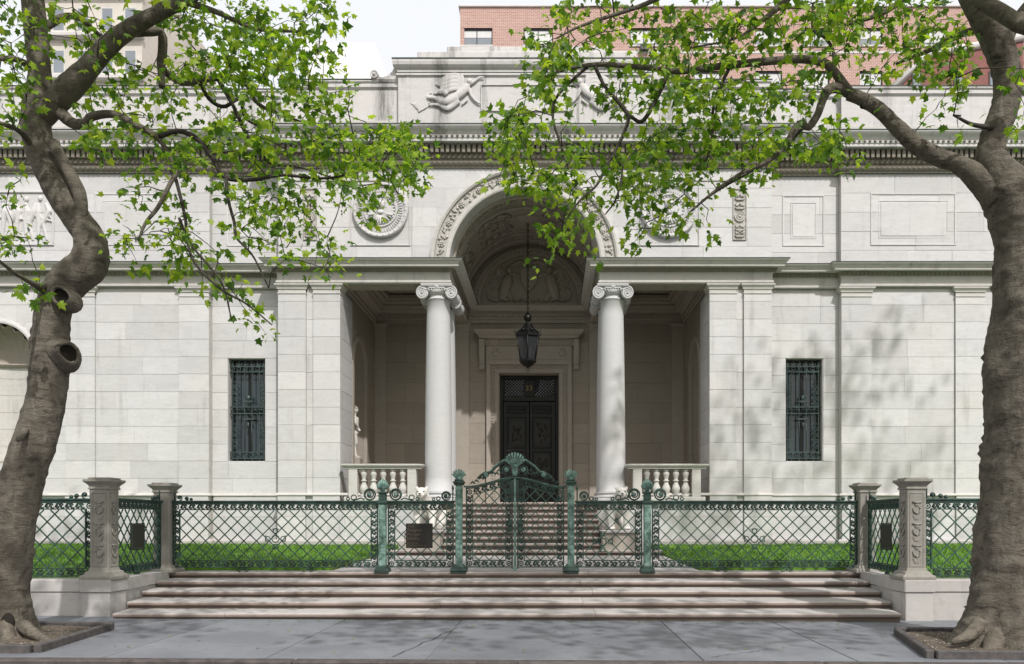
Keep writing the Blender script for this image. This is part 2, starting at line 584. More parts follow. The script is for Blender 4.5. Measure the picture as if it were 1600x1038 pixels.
def grass_mat(name, a, c2):
    m, nt, N, L, b = new_mat(name)
    v = mapped(N, L, (1, 1, 1))
    isl = N.new('ShaderNodeNewGeometry').outputs['Random Per Island']
    f = tex_noise(N, L, v, 1.2, 5, 0.6)
    r = mathn(N, L, 'MULTIPLY_ADD', f, 0.6, mathn(N, L, 'MULTIPLY', isl, 0.45))
    c = ramp(N, L, r, [(0.2, a), (0.6, c2), (0.85, (0.17, 0.22, 0.035))])
    L.new(c, b.inputs['Base Color'])
    b.inputs['Roughness'].default_value = 0.7
    return m


M['grass'] = grass_mat('grass', (0.025, 0.090, 0.006), (0.095, 0.22, 0.014))


def glass_mat(name, col, rough=0.05, alpha=None):
    m, nt, N, L, b = new_mat(name)
    v = mapped(N, L, (1, 1, 1))
    f = tex_noise(N, L, v, 1.3, 3, 0.5)
    c = mixc(N, L, f, col, tuple(x * 1.6 for x in col))
    L.new(c, b.inputs['Base Color'])
    b.inputs['Roughness'].default_value = rough
    b.inputs['Specular IOR Level'].default_value = 0.6
    if alpha is not None: b.inputs['Alpha'].default_value = alpha
    return m


M['glass'] = glass_mat('dark_window_glass', (0.018, 0.026, 0.032))
M['lantern_glass'] = glass_mat('lantern_glass', (0.03, 0.033, 0.035), 0.1, 0.55)
M['sky_glass'] = glass_mat('far_window_glass', (0.16, 0.18, 0.20), 0.05)


def brick_mat():
    m, nt, N, L, b = new_mat('far_brick')
    v = N.new('ShaderNodeNewGeometry')
    sep = N.new('ShaderNodeSeparateXYZ'); L.new(v.outputs['Position'], sep.inputs[0])
    cmb = N.new('ShaderNodeCombineXYZ')
    L.new(mathn(N, L, 'ADD', sep.outputs[0], sep.outputs[1]), cmb.inputs[0]); L.new(sep.outputs[2], cmb.inputs[1])
    br = N.new('ShaderNodeTexBrick')
    br.inputs['Scale'].default_value = 1.0
    br.inputs['Brick Width'].default_value = 0.30; br.inputs['Row Height'].default_value = 0.115; br.inputs['Mortar Size'].default_value = 0.014
    br.inputs['Color1'].default_value = (0.42, 0.24, 0.195, 1); br.inputs['Color2'].default_value = (0.34, 0.175, 0.14, 1)
    br.inputs['Mortar'].default_value = (0.52, 0.45, 0.41, 1)
    L.new(cmb.outputs[0], br.inputs['Vector'])
    f = tex_noise(N, L, v.outputs['Position'], 0.25, 4, 0.6)
    c = mixc(N, L, mathn(N, L, 'MULTIPLY', ramp(N, L, f, [(0.5, 0), (0.75, 1)]), 0.4), br.outputs['Color'], (0.47, 0.31, 0.26))
    L.new(c, b.inputs['Base Color'])
    b.inputs['Roughness'].default_value = 0.9
    return m


M['brick'] = brick_mat()
M['far_pale'] = simple_mat('far_pale_stone', (0.56, 0.54, 0.52), 0.85, 0, 0.5, 0.12, bump_s=0)
M['far_cream'] = simple_mat('far_cream_stone', (0.60, 0.56, 0.50), 0.85, 0, 0.6, 0.15, bump_s=0)
M['far_white'] = simple_mat('far_white_render', (0.78, 0.78, 0.78), 0.9, 0, 0.3, 0.05, bump_s=0)
M['far_dark'] = simple_mat('far_dark_metal', (0.06, 0.065, 0.075), 0.6, 0, 1, 0.2, bump_s=0)
M['far_red'] = simple_mat('far_red_brick', (0.24, 0.105, 0.09), 0.9, 0, 0.8, 0.25, bump_s=0)
M['blind'] = simple_mat('window_blind', (0.62, 0.62, 0.62), 0.9, 0, 2, 0.1, bump_s=0)
# ------------------------------------------------------------------ ground, road, sidewalk, lawn
def planslab(mb, poly, z0, z1):
    A = [(x, y, z0(x, y) if callable(z0) else z0) for x, y in poly]
    B = [(x, y, z1(x, y) if callable(z1) else z1) for x, y in poly]
    mb.face(B); mb.face(A)
    for i in range(len(poly)):
        j = (i + 1) % len(poly)
        mb.face([A[i], A[j], B[j], B[i]])


def walk_z(x, y=0): return -0.005 * x


g = MB(); g.face([(-500, -300, -0.6), (500, -300, -0.6), (500, 900, -0.6), (-500, 900, -0.6)])
g.build('ground', M['ground'], kind='structure')
g = MB(); planslab(g, [(-70, -1.5), (70, -1.5), (70, 9.55), (-70, 9.55)], -0.3, lambda x, y: walk_z(x) - 0.13)
g.build('road', M['road'], kind='structure')
kerb = thing('kerb', (0, 9.65, -0.2), None, None); kerb['kind'] = 'structure'
xs = [-26, -22, -18, -14.2, -11.1, -7.2, -3.1, -0.4, 3.3, 6.4, 10, 14, 18, 22, 26]
for a, b_ in zip(xs, xs[1:]):
    g = MB(); fr = lambda x, y, z: (x, y, z + walk_z(x))
    g.bbox(a + .004, b_ - .004, 9.556, 9.742, -0.3, 0.004, 0.02, fr)
    g.build('kerb_stone', M['curb'], kerb)

sidewalk = MB()
planslab(sidewalk, [(-60, 9.745), (60, 9.745), (60, 13.85), (-60, 13.85)], -0.3, lambda x, y: walk_z(x) - 0.02)
sidewalk = sidewalk.build('sidewalk', M['mortar'], kind='structure')
joints = [-26, -22, -18.4, -15, -12.2, -9.6, -7.42, -5.45, -3.48, -1.51, 1.87, 3.75, 5.6, 7.5, 9.4, 12, 15, 18.5, 22, 26]
for i, (a, b_) in enumerate(zip(joints, joints[1:])):
    g = MB(); dz = RND.uniform(-.003, .003)
    sk0, sk1 = RND.uniform(-.02, .02), RND.uniform(-.02, .02)
    fr = lambda x, y, z: (x, y, z + walk_z(x) + dz)
    g.bbox(a + .008, b_ - .008, 9.75, 13.85, -0.15, 0.0, 0.008, fr)
    g.build('paving_slab', M['pave'], sidewalk)
# dark repaired crack lines lie in the slabs as thin mortar strips
cr = MB()
def crack(pts, w=0.009):
    rows = []
    for i, (x, y) in enumerate(pts):
        t = Vector(pts[min(i + 1, len(pts) - 1)]) - Vector(pts[max(i - 1, 0)]); t.normalize()
        ww = w * RND.uniform(.5, 1.2)
        rows.append([(x - t.y * ww, y + t.x * ww, walk_z(x) + .0065), (x + t.y * ww, y - t.x * ww, walk_z(x) + .0065)])
    cr.grid(rows, smooth=False)
def wander(p0, p1, n=14, amp=.035):
    return [(p0[0] + (p1[0] - p0[0]) * k / n + RND.uniform(-amp, amp), p0[1] + (p1[1] - p0[1]) * k / n + RND.uniform(-amp, amp)) for k in range(n + 1)]
crack(wander((-6.9, 12.3), (-6.2, 13.7)))
crack(wander((-1.45, 12.6), (-1.95, 9.9)), .007)
crack(wander((2.0, 9.95), (2.9, 10.6)), .006)
crack(wander((5.4, 13.2), (6.7, 12.4)), .006)
cr.build('pavement_crack', M['hollow'], sidewalk, kind='stuff', recalc=False)


def lawn_z(y): return 0.60 + max(0, (y - 14.2)) / 9.0 * 0.43


LAWNS = {
    'l': [(-18.4, 14.2), (-7.45, 14.2), (-7.45, 17.0), (-3.95, 17.0), (-3.6, 19.9), (-3.6, 23.15), (-18.4, 23.15)],
    'r': [(7.45, 14.2), (18.4, 14.2), (18.4, 23.15), (3.6, 23.15), (3.6, 19.9), (3.95, 17.0), (7.45, 17.0)]}
for k, poly in LAWNS.items():
    g = MB()
    pts = [(XC + a, y) for a, y in poly]
    planslab(g, pts, -0.3, lambda x, y: lawn_z(y) - 0.03)
    g.build('lawn', M['grass'], kind='structure')


def inside(a, y, poly):
    c = False
    for i in range(len(poly)):
        (x1, y1), (x2, y2) = poly[i], poly[i - 1]
        if (y1 > y) != (y2 > y) and a < (x2 - x1) * (y - y1) / (y2 - y1) + x1: c = not c
    return c


rg = np.random.default_rng(5)
V = []; Fc = []
cnt = 0
for poly in LAWNS.values():
    a0, a1 = min(p[0] for p in poly), max(p[0] for p in poly)
    target = 46000; k = 0
    while k < target:
        a = rg.uniform(a0, a1); y = 14.2 + (23.15 - 14.2) * rg.uniform() ** 1.1
        k += 1
        if not inside(a, y, poly): continue
        h = rg.uniform(.035, .075); w = rg.uniform(.006, .012) * (1 + (y - 14) * .06)
        an = rg.uniform(0, pi); lx, ly = rg.normal(0, .02, 2)
        z = lawn_z(y) - .03; x = XC + a
        V += [(x - cos(an) * w, y - sin(an) * w, z), (x + cos(an) * w, y + sin(an) * w, z), (x + lx, y + ly, z + h)]
        Fc.append((cnt, cnt + 1, cnt + 2)); cnt += 3
me = bpy.data.meshes.new('grass'); me.from_pydata(V, [], Fc); me.materials.append(M['grass'])
tag(link('grass', me), kind='stuff')

# ------------------------------------------------------------------ front steps, landing
def step_stone(mb, x0, x1, y0, y1, z0, z1, skew0=0, skew1=0):
    prof = [(y0 + .055, z0), (y0 + .055, z1 - .07), (y0 + .012, z1 - .064), (y0 + .002, z1 - .05), (y0, z1 - .03), (y0 + .006, z1 - .012), (y0 + .022, z1 - .001), (y0 + .05, z1), (y1, z1 + .006), (y1, z0)]
    A = [(x0 + (y - y0) * skew0, y, z) for y, z in prof]; B = [(x1 + (y - y0) * skew1, y, z) for y, z in prof]
    mb.face(A); mb.face(B)
    for i in range(len(prof)):
        j = (i + 1) % len(prof)
        mb.face([A[i], A[j], B[j], B[i]], smooth=False)


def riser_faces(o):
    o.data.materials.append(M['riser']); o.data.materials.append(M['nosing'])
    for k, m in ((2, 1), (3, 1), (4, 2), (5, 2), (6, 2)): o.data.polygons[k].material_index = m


entrance_steps = thing('entrance_steps', (XC, 14.9, 0), 'wide flight of five worn pinkish stone steps rising from the sidewalk to the gate', 'steps')
ys = [13.5, 14.2, 14.95, 15.7, 16.5, 17.0]
zt = [.12, .245, .37, .495, .62]
hw = [6.66, 6.78, 6.9, 7.0, 7.12]
jpx = [[350, 664, 931, 1195], [486 - 60, 686, 911, 1168], [460, 677, 926, 1141], [457, 697, 907, 1148], [485, 624, 688, 920, 1130]]
for i in range(5):
    cuts = [XC - hw[i]] + [(p - 860) * ys[i] / F for p in jpx[i]] + [XC + hw[i]]
    for k, (a, b_) in enumerate(zip(cuts, cuts[1:])):
        g = MB(); dz = RND.uniform(-.003, .003); dy = RND.uniform(-.006, .006)
        step_stone(g, a + .003, b_ - .003, ys[i] + dy, (ys[i + 1] + (.06 if i < 4 else .02)), (-.12 if i == 0 else zt[i - 1] - .02), zt[i] + dz,
                   (-.14 if k == 0 and i < 4 else 0), (.14 if k == len(cuts) - 2 and i < 4 else 0))
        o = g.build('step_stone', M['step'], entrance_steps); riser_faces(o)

landing = MB()
planslab(landing, [(XC - 3.9, 17.02), (XC + 3.9, 17.02), (XC + 3.55, 20.02), (XC - 3.55, 20.02)], -.2, lambda x, y: .61 + (y - 17) * .055)
landing = landing.build('landing', M['mortar'], kind='structure')
for k in range(6):
    for j in range(2):
        g = MB()
        s0, s1 = -1 + k / 3, -1 + (k + 1) / 3
        fr = lambda s, y, z: (XC + s * (3.92 - (y - 17) * .115), y, z + .615 + (y - 17) * .06)
        g.bbox(s0 + .002, s1 - .002, 17.03 + j * 1.5, 18.52 + j * 1.5, -.05, 0.012, .006, fr)
        g.build('paving_slab', M['step'], landing)

stair = thing('portico_stairs', (XC, 21, .8), 'stone stairs climbing behind the gate between two lion pedestals to the arched porch', 'stairs')
for i in range(9):
    y0 = 20 + .33 * i; z1 = .934 + .158 * i
    w = 3.55 if i == 0 else 2.04
    n = 3 if i % 2 else 2
    cuts = [-w + 2 * w * k / n + (RND.uniform(-.3, .3) if 0 < k < n else 0) for k in range(n + 1)]
    for a, b_ in zip(cuts, cuts[1:]):
        g = MB(); step_stone(g, XC + a + .003, XC + b_ - .003, y0 + RND.uniform(-.004, .004), y0 + .40 if i < 8 else 22.9, z1 - .2, z1)
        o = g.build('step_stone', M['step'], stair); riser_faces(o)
g = MB(); g.box(XC - 2.03, XC + 2.03, 20.4, 22.85, .3, .79); g.build('stair_core', M['mortar'], stair)

# ------------------------------------------------------------------ the library building
lib = thing('library_building', (XC, 23, 0), 'pale marble library with a central arched porch between ionic columns and carved cornices', 'building')
BLOCKS = []


def ashlar(frame, a0, a1, zs, holes=(), L=(.9, 1.9), seed=0, mat='marble', depth=.05, bev=.004, jt=.003, jitter=.003, weight=1.0, single=False):
    r = random.Random(seed)
    for z0, z1 in zip(zs, zs[1:]):
        spans = [(a0, a1)]
        for h0, h1, hz0, hz1 in holes:
            if z1 <= hz0 + .01 or z0 >= hz1 - .01: continue
            new = []
            for s0, s1 in spans:
                if h1 <= s0 or h0 >= s1: new.append((s0, s1)); continue
                if h0 > s0: new.append((s0, h0))
                if h1 < s1: new.append((h1, s1))
            spans = new
        for s0, s1 in spans:
            cuts = [s0]
            if not single:
                x = s0
                while True:
                    x += r.uniform(*L)
                    if x > s1 - .45: break
                    cuts.append(x)
            cuts.append(s1)
            for c0, c1 in zip(cuts, cuts[1:]):
                BLOCKS.append((frame, c0 + jt * .4, c1 - jt * .4, z0 + jt, z1 - jt, r.uniform(-jitter, jitter), depth, bev, mat, weight))


def block_mesh(mb, fr, a0, a1, z0, z1, o, depth, b):
    n = len(mb.v)
    for aa, zz, oo in ((0, 0, -depth), (0, 0, o - b), (b, b, o)):
        for a, z in ((a0 + aa, z0 + zz), (a1 - aa, z0 + zz), (a1 - aa, z1 - zz), (a0 + aa, z1 - zz)):
            mb.v.append(tuple(fr(a, oo, z)))
    for r_ in (0, 4):
        for k in range(4):
            k2 = (k + 1) % 4
            mb.f.append((n + r_ + k, n + r_ + k2, n + r_ + 4 + k2, n + r_ + 4 + k)); mb.s.append(False)
    mb.f.append((n + 8, n + 9, n + 10, n + 11)); mb.s.append(False)


def core(name, frame, a0, a1, z0, z1, holes=(), back=.7, face=-.022, mat='marble_trim'):
    """solid wall behind the facing stones, with openings left out"""
    g = MB()
    hs = sorted(holes)
    x = a0
    for h0, h1, hz0, hz1 in hs:
        g.box(x, h0, -back, face, z0, z1, frame)
        if hz0 > z0: g.box(h0, h1, -back, face, z0, hz0, frame)
        if hz1 < z1: g.box(h0, h1, -back, face, hz1, z1, frame)
        x = h1
    g.box(x, a1, -back, face, z0, z1, frame)
    g.build(name, M[mat], lib)


ROWS = [2.47] + [7.98 - .507 * k for k in range(10, -1, -1)] + [8.33]
ROWS[1] = 2.91
DADO = [1.13, 1.78, 2.41]
UP = [9.07, 9.57, 10.12, 10.68, 11.24, 11.82]
WIN = (7.645, 8.775, 3.417, 6.459)
NICHE = (14.34, 16.46, 3.417, 7.473)
seed = 1
for s in (-1, 1):
    fr = lambda plane, s=s: (lambda a, o, z: (XC + s * a, plane - o, z))
    segs = [(5.31, 6.09, 23.0, (), True), (6.09, 6.30, 23.07, (), True), (6.30, 7.10, 23.0, (), True), (7.10, 9.22, 23.55, (WIN,), False),
            (9.22, 10.10, 23.32, (), True), (10.10, 12.55, 23.38, (), False), (12.55, 13.40, 23.32, (), True), (13.40, 17.5, 23.38, (NICHE,), False), (17.5, 18.4, 23.32, (), True)]
    for a0, a1, pl, holes, single in segs:
        seed += 1
        ashlar(fr(pl), a0, a1, ROWS, holes, seed=seed, single=single)
        ashlar(fr(pl - .045), a0, a1 if a1 != 9.22 else 9.17, DADO, (), seed=seed + 50, single=single)
        core('wall_core', fr(pl), a0, a1, .3, 8.6, holes, back=.75 if a0 > 6.2 else .3)
    for a0, a1, pl in ((3.25, 7.10, 23.02), (7.10, 9.22, 23.55), (9.22, 18.4, 23.36)):
        seed += 1
        ashlar(fr(pl), a0, a1, UP, (), seed=seed, L=(1.1, 2.2))
        core('wall_core', fr(pl), a0, a1, 9.05, 13.2, ())
    # reveal of the pier beside the porch, seen obliquely
    frs = (lambda a, o, z: (XC - 5.31 + o, a, z)) if s < 0 else (lambda a, o, z: (XC + 5.31 - o, a, z))
    seed += 1
    ashlar(frs, 23.058, 24.42, ROWS, (), seed=seed, single=True)

# spandrel wall pierced by the arch
sp = MB()
R_IN = 2.16
f0 = front(23.0)
N = 48
for i in range(N):
    t0, t1 = pi * i / N, pi * (i + 1) / N
    p = [(R_IN * cos(t0), 9.07 + R_IN * sin(t0)), (R_IN * cos(t1), 9.07 + R_IN * sin(t1))]
    q = [(3.245 if abs(cos(t)) > .999 and cos(t) > 0 else (-3.245 if cos(t) < -.999 else max(-3.245, min(3.245, 3.9 * cos(t)))),) for t in (t0, t1)]
    for oo in (0.0, -.9):
        sp.face([f0(p[0][0], oo, p[0][1]), f0(p[1][0], oo, p[1][1]), f0(p[1][0] * 3.0 / R_IN if False else q[1][0], oo, 11.82 if sin(t1) > .02 else 9.07), f0(q[0][0], oo, 11.82 if sin(t0) > .02 else 9.07)])
sp.build('spandrel', M['marble'], lib)
for s in (-1, 1):   # thin courses on the spandrel, proud stones either side of the arch
    frs_ = (lambda a, o, z, s=s: (XC + s * a, 22.995 - o, z))
    for z0, z1 in zip(UP, UP[1:]):
        zm = max(z0, 9.07) - 9.07
        inner = sqrt(max(0, 2.74 ** 2 - zm ** 2)) if zm < 2.74 else .2
        if inner < 3.1:
            seed += 1
            ashlar(frs_, max(inner + .02, .2), 3.24, [z0, z1], (), seed=seed, depth=.006, bev=.004, single=(3.24 - inner) < 1.6)

# arch surround: mouldings and a carved ring
av = MB()
av.arcsweep([(2.16, -.5), (2.16, .08), (2.20, .10), (2.27, .10), (2.29, .065), (2.31, .06)], (0, 9.07), f0, n=64)
av.arcsweep([(2.60, .06), (2.61, .12), (2.66, .15), (2.72, .13), (2.74, .0)], (0, 9.07), f0, n=64)
av.build('archivolt', M['marble_trim'], lib)
av = MB(); av.arcsweep([(2.31, .05), (2.60, .05)], (0, 9.07), f0, n=64)
ring = MB()
for i in range(36):
    t = pi * (i + .5) / 36
    c = Vector((2.455 * cos(t), 0, 9.07 + 2.455 * sin(t)))
    rad = Vector((cos(t), 0, sin(t))); tan = Vector((-sin(t), 0, cos(t)))
    kind_ = i % 3
    if kind_ == 0:
        for k in range(6):
            q = 2 * pi * k / 6
            pp = c + rad * (.062 * cos(q)) + tan * (.062 * sin(q)); ring.ball((pp.x, .06, pp.z), (.036, .04, .036), 6, 4, fr=f0)
        ring.ball((c.x, .08, c.z), .035, 6, 4, fr=f0)
    else:
        for k in range(7):
            off = RND.uniform(-.10, .10), RND.uniform(-.075, .075)
            pp = c + rad * off[0] + tan * off[1]
            ring.ball((pp.x, .055, pp.z), (RND.uniform(.02, .05), .045, RND.uniform(.02, .05)), 6, 4, fr=f0)
av.f += [tuple(k + len(av.v) for k in f) for f in ring.f]; av.s += ring.s; av.v += ring.v
o = av.build('carved_arch_band', M['carved'], lib); o['kind'] = 'stuff'
ks = MB()
ks.prism([(-.17, 11.2), (.17, 11.2), (.24, 11.84), (-.24, 11.84)], f0, 0, .2)
ks.ball((0, .2, 11.5), (.12, .14, .2), 8, 6, fr=f0); ks.ball((-.1, .2, 11.68), (.09, .1, .09), 8, 5, fr=f0); ks.ball((.1, .2, 11.68), (.09, .1, .09), 8, 5, fr=f0)
ks.build('keystone', M['marble_trim'], lib)

# lower entablature, following the plan and turning into the porch
ENT_L = [(-18.4, 30), (-18.4, 23.32), (-9.22, 23.32), (-9.22, 23.50), (-7.10, 23.50), (-7.10, 22.98), (-2.16, 22.98), (-2.16, 27.68)]
PL = lambda path: [(XC + a, y) for a, y in path]
ENT_R = [(-a, y) for a, y in reversed(ENT_L)]
prof_ent = [(0, 8.48), (.0, 8.50), (.045, 8.51), (.045, 8.56), (.015, 8.58), (.015, 8.78), (.05, 8.79), (.05, 8.80)]
prof_leaf = [(.05, 8.802), (.07, 8.82), (.13, 8.88), (.13, 8.90)]
prof_cor = [(.13, 8.903), (.29, 8.91), (.29, 8.97), (.31, 8.985), (.33, 9.03), (.39, 9.06), (.40, 9.085), (-.1, 9.10)]
for path in (ENT_L, ENT_R):
    g = MB(); g.sweep(prof_ent, PL(path)); g.build('architrave', M['marble_trim'], lib)
    g = MB(); g.sweep(prof_cor, PL(path)); g.build('cornice', M['marble_trim'], lib)
    g = MB(); g.sweep(prof_leaf, PL(path))
    pts = PL(path)[1:]
    for (x0, y0), (x1, y1) in zip(pts, pts[1:]):
        Ln = hypot(x1 - x0, y1 - y0); n = int(Ln / .12)
        if n < 2: continue
        dx, dy = (x1 - x0) / Ln, (y1 - y0) / Ln
        for k in range(n):
            t = (k + .5) * Ln / n
            cx, cy = x0 + dx * t, y0 + dy * t
            q = lambda a, o, z: (cx + dx * a + dy * o, cy + dy * a - dx * o, z)
            A = [q(-.042, .075, 8.885), q(.042, .075, 8.885), q(.025, .062, 8.815), q(-.025, .062, 8.815)]
            B = [q(-.036, .165, 8.895), q(.036, .165, 8.895), q(.012, .095, 8.805), q(-.012, .095, 8.805)]
            g.face(B)
            for i in range(4): g.face([A[i], A[(i + 1) % 4], B[(i + 1) % 4], B[i]])
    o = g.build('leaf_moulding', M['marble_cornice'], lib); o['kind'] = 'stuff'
    g = MB(); g.sweep([(.38, 9.087), (.408, 9.088), (.412, 9.112), (-.05, 9.13), (-.05, 9.105)], PL(path)); g.build('lead_flashing', M['lead'], lib)
for s in (-1, 1):
    g = MB()
    fr = (lambda a, o, z, s=s: (XC + s * a, o, z))
    g.box(2.165, 5.36, 22.985, 23.66, 8.482, 9.06, fr)
    g.box(2.165, 2.86, 23.665, 27.7, 8.482, 9.06, fr)
    g.build('entablature_beam', M['loggia_trim'], lib)
    g = MB()     # panels on the underside of the beam
    for k in range(4):
        a = 3.02 + k * .55
        g.box(a, a + .48, 23.12, 23.52, 8.468, 8.49, fr)
        g.box(a + .05, a + .43, 23.17, 23.47, 8.455, 8.47, fr)
    g.build('soffit_panel', M['loggia_trim'], lib)
# pilaster capitals
for s in (-1, 1):
    for a0, a1, pl, bk in ((5.31, 6.09, 23.0, 23.5), (6.30, 7.10, 23.0, 23.6), (9.22, 10.10, 23.32, 23.6), (12.55, 13.40, 23.32, 23.5), (17.5, 18.4, 23.32, 23.5)):
        lo, hi = (a0, a1) if s > 0 else (-a1, -a0)
        path = [(XC + lo, bk), (XC + lo, pl), (XC + hi, pl), (XC + hi, bk)]
        g = MB(); g.sweep([(-.01, 8.20), (.02, 8.205), (.02, 8.225), (.0, 8.235), (.0, 8.33), (.03, 8.34), (.03, 8.37), (.06, 8.41), (.085, 8.44), (.085, 8.478), (-.02, 8.479)], path)
        g.build('pilaster_capital', M['marble_trim'], lib)
# base mouldings
BASE = [(-18.4, 30), (-18.4, 23.30), (-9.2, 23.30), (-9.2, 23.52), (-7.12, 23.52), (-7.12, 22.98), (-2.95, 22.98), (-2.95, 23.6)]
for path in (BASE, [(-a, y) for a, y in reversed(BASE)]):
    g = MB(); g.sweep([(.0, 2.40), (.05, 2.405), (.05, 2.425), (.03, 2.45), (.012, 2.475), (-.1, 2.478)], PL(path)); g.build('base_moulding', M['marble_trim'], lib)
    g = MB(); g.sweep([(.13, .6), (.13, 1.09), (.10, 1.13), (-.1, 1.14)], PL(path)); g.build('plinth_course', M['lowwall'], lib)
# podium under the balustrades
for s in (-1, 1):
    fr = (lambda a, o, z, s=s: (XC + s * a, 22.95 - o, z))
    ashlar(fr, 2.95, 5.31, [1.13, 1.78, 2.20], (), seed=90 + s, L=(1.0, 1.5))
    core('wall_core', fr, 2.95, 5.31, .3, 2.195, (), back=.6)

# main entablature
MAIN = [(-18.4, 32), (-18.4, 23.32), (-9.22, 23.32), (-9.22, 23.50), (-7.10, 23.50), (-7.10, 22.98), (7.10, 22.98), (7.10, 23.50), (9.22, 23.50), (9.22, 23.32), (18.4, 23.32), (18.4, 32)]
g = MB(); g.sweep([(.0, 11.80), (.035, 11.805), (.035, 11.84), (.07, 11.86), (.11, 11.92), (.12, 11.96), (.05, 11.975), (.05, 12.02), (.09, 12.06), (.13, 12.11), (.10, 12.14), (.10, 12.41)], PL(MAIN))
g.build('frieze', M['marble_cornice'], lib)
g = MB(); g.sweep([(.10, 12.412), (.28, 12.415), (.36, 12.42), (.36, 12.50), (.38, 12.51), (.39, 12.60), (.40, 12.61), (.43, 12.66), (.50, 12.72), (.54, 12.77), (.54, 12.80), (.18, 12.84), (.16, 12.85), (.16, 12.98), (-.3, 13.0)], PL(MAIN))
g.build('main_cornice', M['marble_attic'], lib)
for o_, z_ in ((.54, 12.802), (.16, 12.983)):
    g = MB(); g.sweep([(o_ - .03, z_), (o_ + .012, z_), (o_ + .014, z_ + .03), (o_ - .3, z_ + .045)], PL(MAIN)); g.build('lead_flashing', M['lead'], lib)
g = MB(); g.sweep([(-.02, 14.342), (.012, 14.343), (.014, 14.37), (-.3, 14.385)], PL(MAIN)); g.build('lead_flashing', M['lead'], lib)
g = MB()
pts = PL(MAIN)[1:-1]
eg = MB()
for (x0, y0), (x1, y1) in zip(pts, pts[1:]):
    Ln = hypot(x1 - x0, y1 - y0); n = max(1, int(Ln / .15))
    if Ln < .3: continue
    dx, dy = (x1 - x0) / Ln, (y1 - y0) / Ln
    for k in range(n):
        t = (k + .5) * Ln / n
        cx, cy = x0 + dx * t, y0 + dy * t
        q = lambda a, o, z: (cx + dx * a + dy * o, cy + dy * a - dx * o, z)
        g.box(-.045, .045, .095, .225, 12.17, 12.405, q)
        eg.ball((0, .09, 12.065), (.045, .05, .04), 6, 4, fr=q)
        eg.ball((0, .395, 12.555), (.04, .03, .045), 6, 4, fr=q)
        eg.ball((0.07, .085, 11.90), (.03, .05, .035), 6, 4, fr=q)
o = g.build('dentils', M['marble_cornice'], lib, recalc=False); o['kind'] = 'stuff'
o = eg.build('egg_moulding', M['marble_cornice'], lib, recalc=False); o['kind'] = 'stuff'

# attic
g = MB(); g.sweep([(-.10, 12.99), (-.10, 14.10), (-.07, 14.13), (-.04, 14.16), (-.04, 14.26), (.0, 14.30), (.0, 14.34), (-.45, 14.37), (-.45, 13.0)], PL(MAIN)); g.build('attic_wall', M['marble_attic'], lib)
for s in (-1, 1):
    fr = (lambda a, o, z, s=s: (XC + s * a, 23.42 - o, z))
    seed += 1
    for z0, z1 in ((13.02, 14.08),):
        ashlar(fr, 9.25, 18.3, [z0, z1], (), seed=seed, mat='marble_attic', L=(1.4, 2.4), depth=.03, bev=.005)
    fr = (lambda a, o, z, s=s: (XC + s * a, 23.08 - o, z))
    ashlar(fr, 3.70, 7.05, [13.02, 14.08], (), seed=seed + 9, mat='marble_attic', L=(1.4, 2.4), depth=.03, bev=.005)
def rect_frame(mb, fr, a0, a1, z0, z1, w=.05, o=.03, o0=-.004):
    for b_ in ((a0, a1, z1 - w, z1), (a0, a1, z0, z0 + w), (a0, a0 + w, z0 + w, z1 - w), (a1 - w, a1, z0 + w, z1 - w)):
        mb.bbox(b_[0], b_[1], o0, o, b_[2], b_[3], .012, fr)
g = MB()
fr = front(22.9)
g.box(-3.62, 3.62, -1.2, 0, 12.99, 14.49, fr)
path = [(XC - 3.62, 24.0), (XC - 3.62, 22.9), (XC + 3.62, 22.9), (XC + 3.62, 24.0)]
g.build('attic_block', M['marble_attic'], lib)
g = MB(); g.sweep([(.0, 14.39), (.05, 14.41), (.05, 14.47), (.03, 14.49), (.03, 14.57), (.07, 14.60), (.13, 14.67), (.15, 14.75), (.15, 14.81), (-.4, 14.84)], path); g.build('attic_cornice', M['marble_attic'], lib)
g = MB(); g.sweep([(.03, 14.491), (.058, 14.475), (.062, 14.483), (.034, 14.505)], path); g.build('lead_flashing', M['lead'], lib)
g = MB(); g.box(-3.37, -3.33, -.0, .012, 13.05, 14.38, fr); g.box(3.33, 3.37, 0, .012, 13.05, 14.38, fr)
rect_frame(g, fr, -1.26, 1.22, 13.38, 14.15, .035, .045)
g.box(-1.2, 1.17, 0, .012, 13.42, 14.11, fr)
o = g.build('inscription_panel', M['marble_attic'], lib); o['kind'] = 'stuff'
g = MB(); g.sweep([(.12, 14.813), (.16, 14.814), (.162, 14.85), (-.3, 14.865)], path); g.build('lead_flashing', M['lead'], lib)
for a0, a1, z1, y0 in ((-3.43, 3.43, 16.35, 25.0), (-2.63, 2.63, 17.1, 26.0)):
    g = MB(); g.bbox(XC + a0, XC + a1, y0, y0 + 3, 13.0, z1, .03); g.build('roof_step', M['marble_attic'], lib)
for s in (-1, 1):     # scrolled brackets beside the attic block
    fr = (lambda a, o, z, s=s: (XC + s * a, 22.9 - o, z))
    sc = [(3.62, 14.34), (3.62, 14.82), (3.70, 14.80), (3.74, 14.7), (3.80, 14.58), (3.92, 14.46), (4.08, 14.40), (4.22, 14.42), (4.36, 14.36), (4.36, 14.34)]
    g = MB(); g.prism(sc, fr, -.5, -.06)
    for (a, z, r) in ((3.70, 14.75, .085), (4.32, 14.48, .12)):
        g.arcsweep([(r, -.52), (r, -.02), (r * .75, -.02), (r * .6, -.06), (r * .35, -.0), (0.001, .01)], (a, z), fr, 0, 2 * pi, 20, smooth=True)
    g.build('attic_scroll', M['marble_attic'], lib)

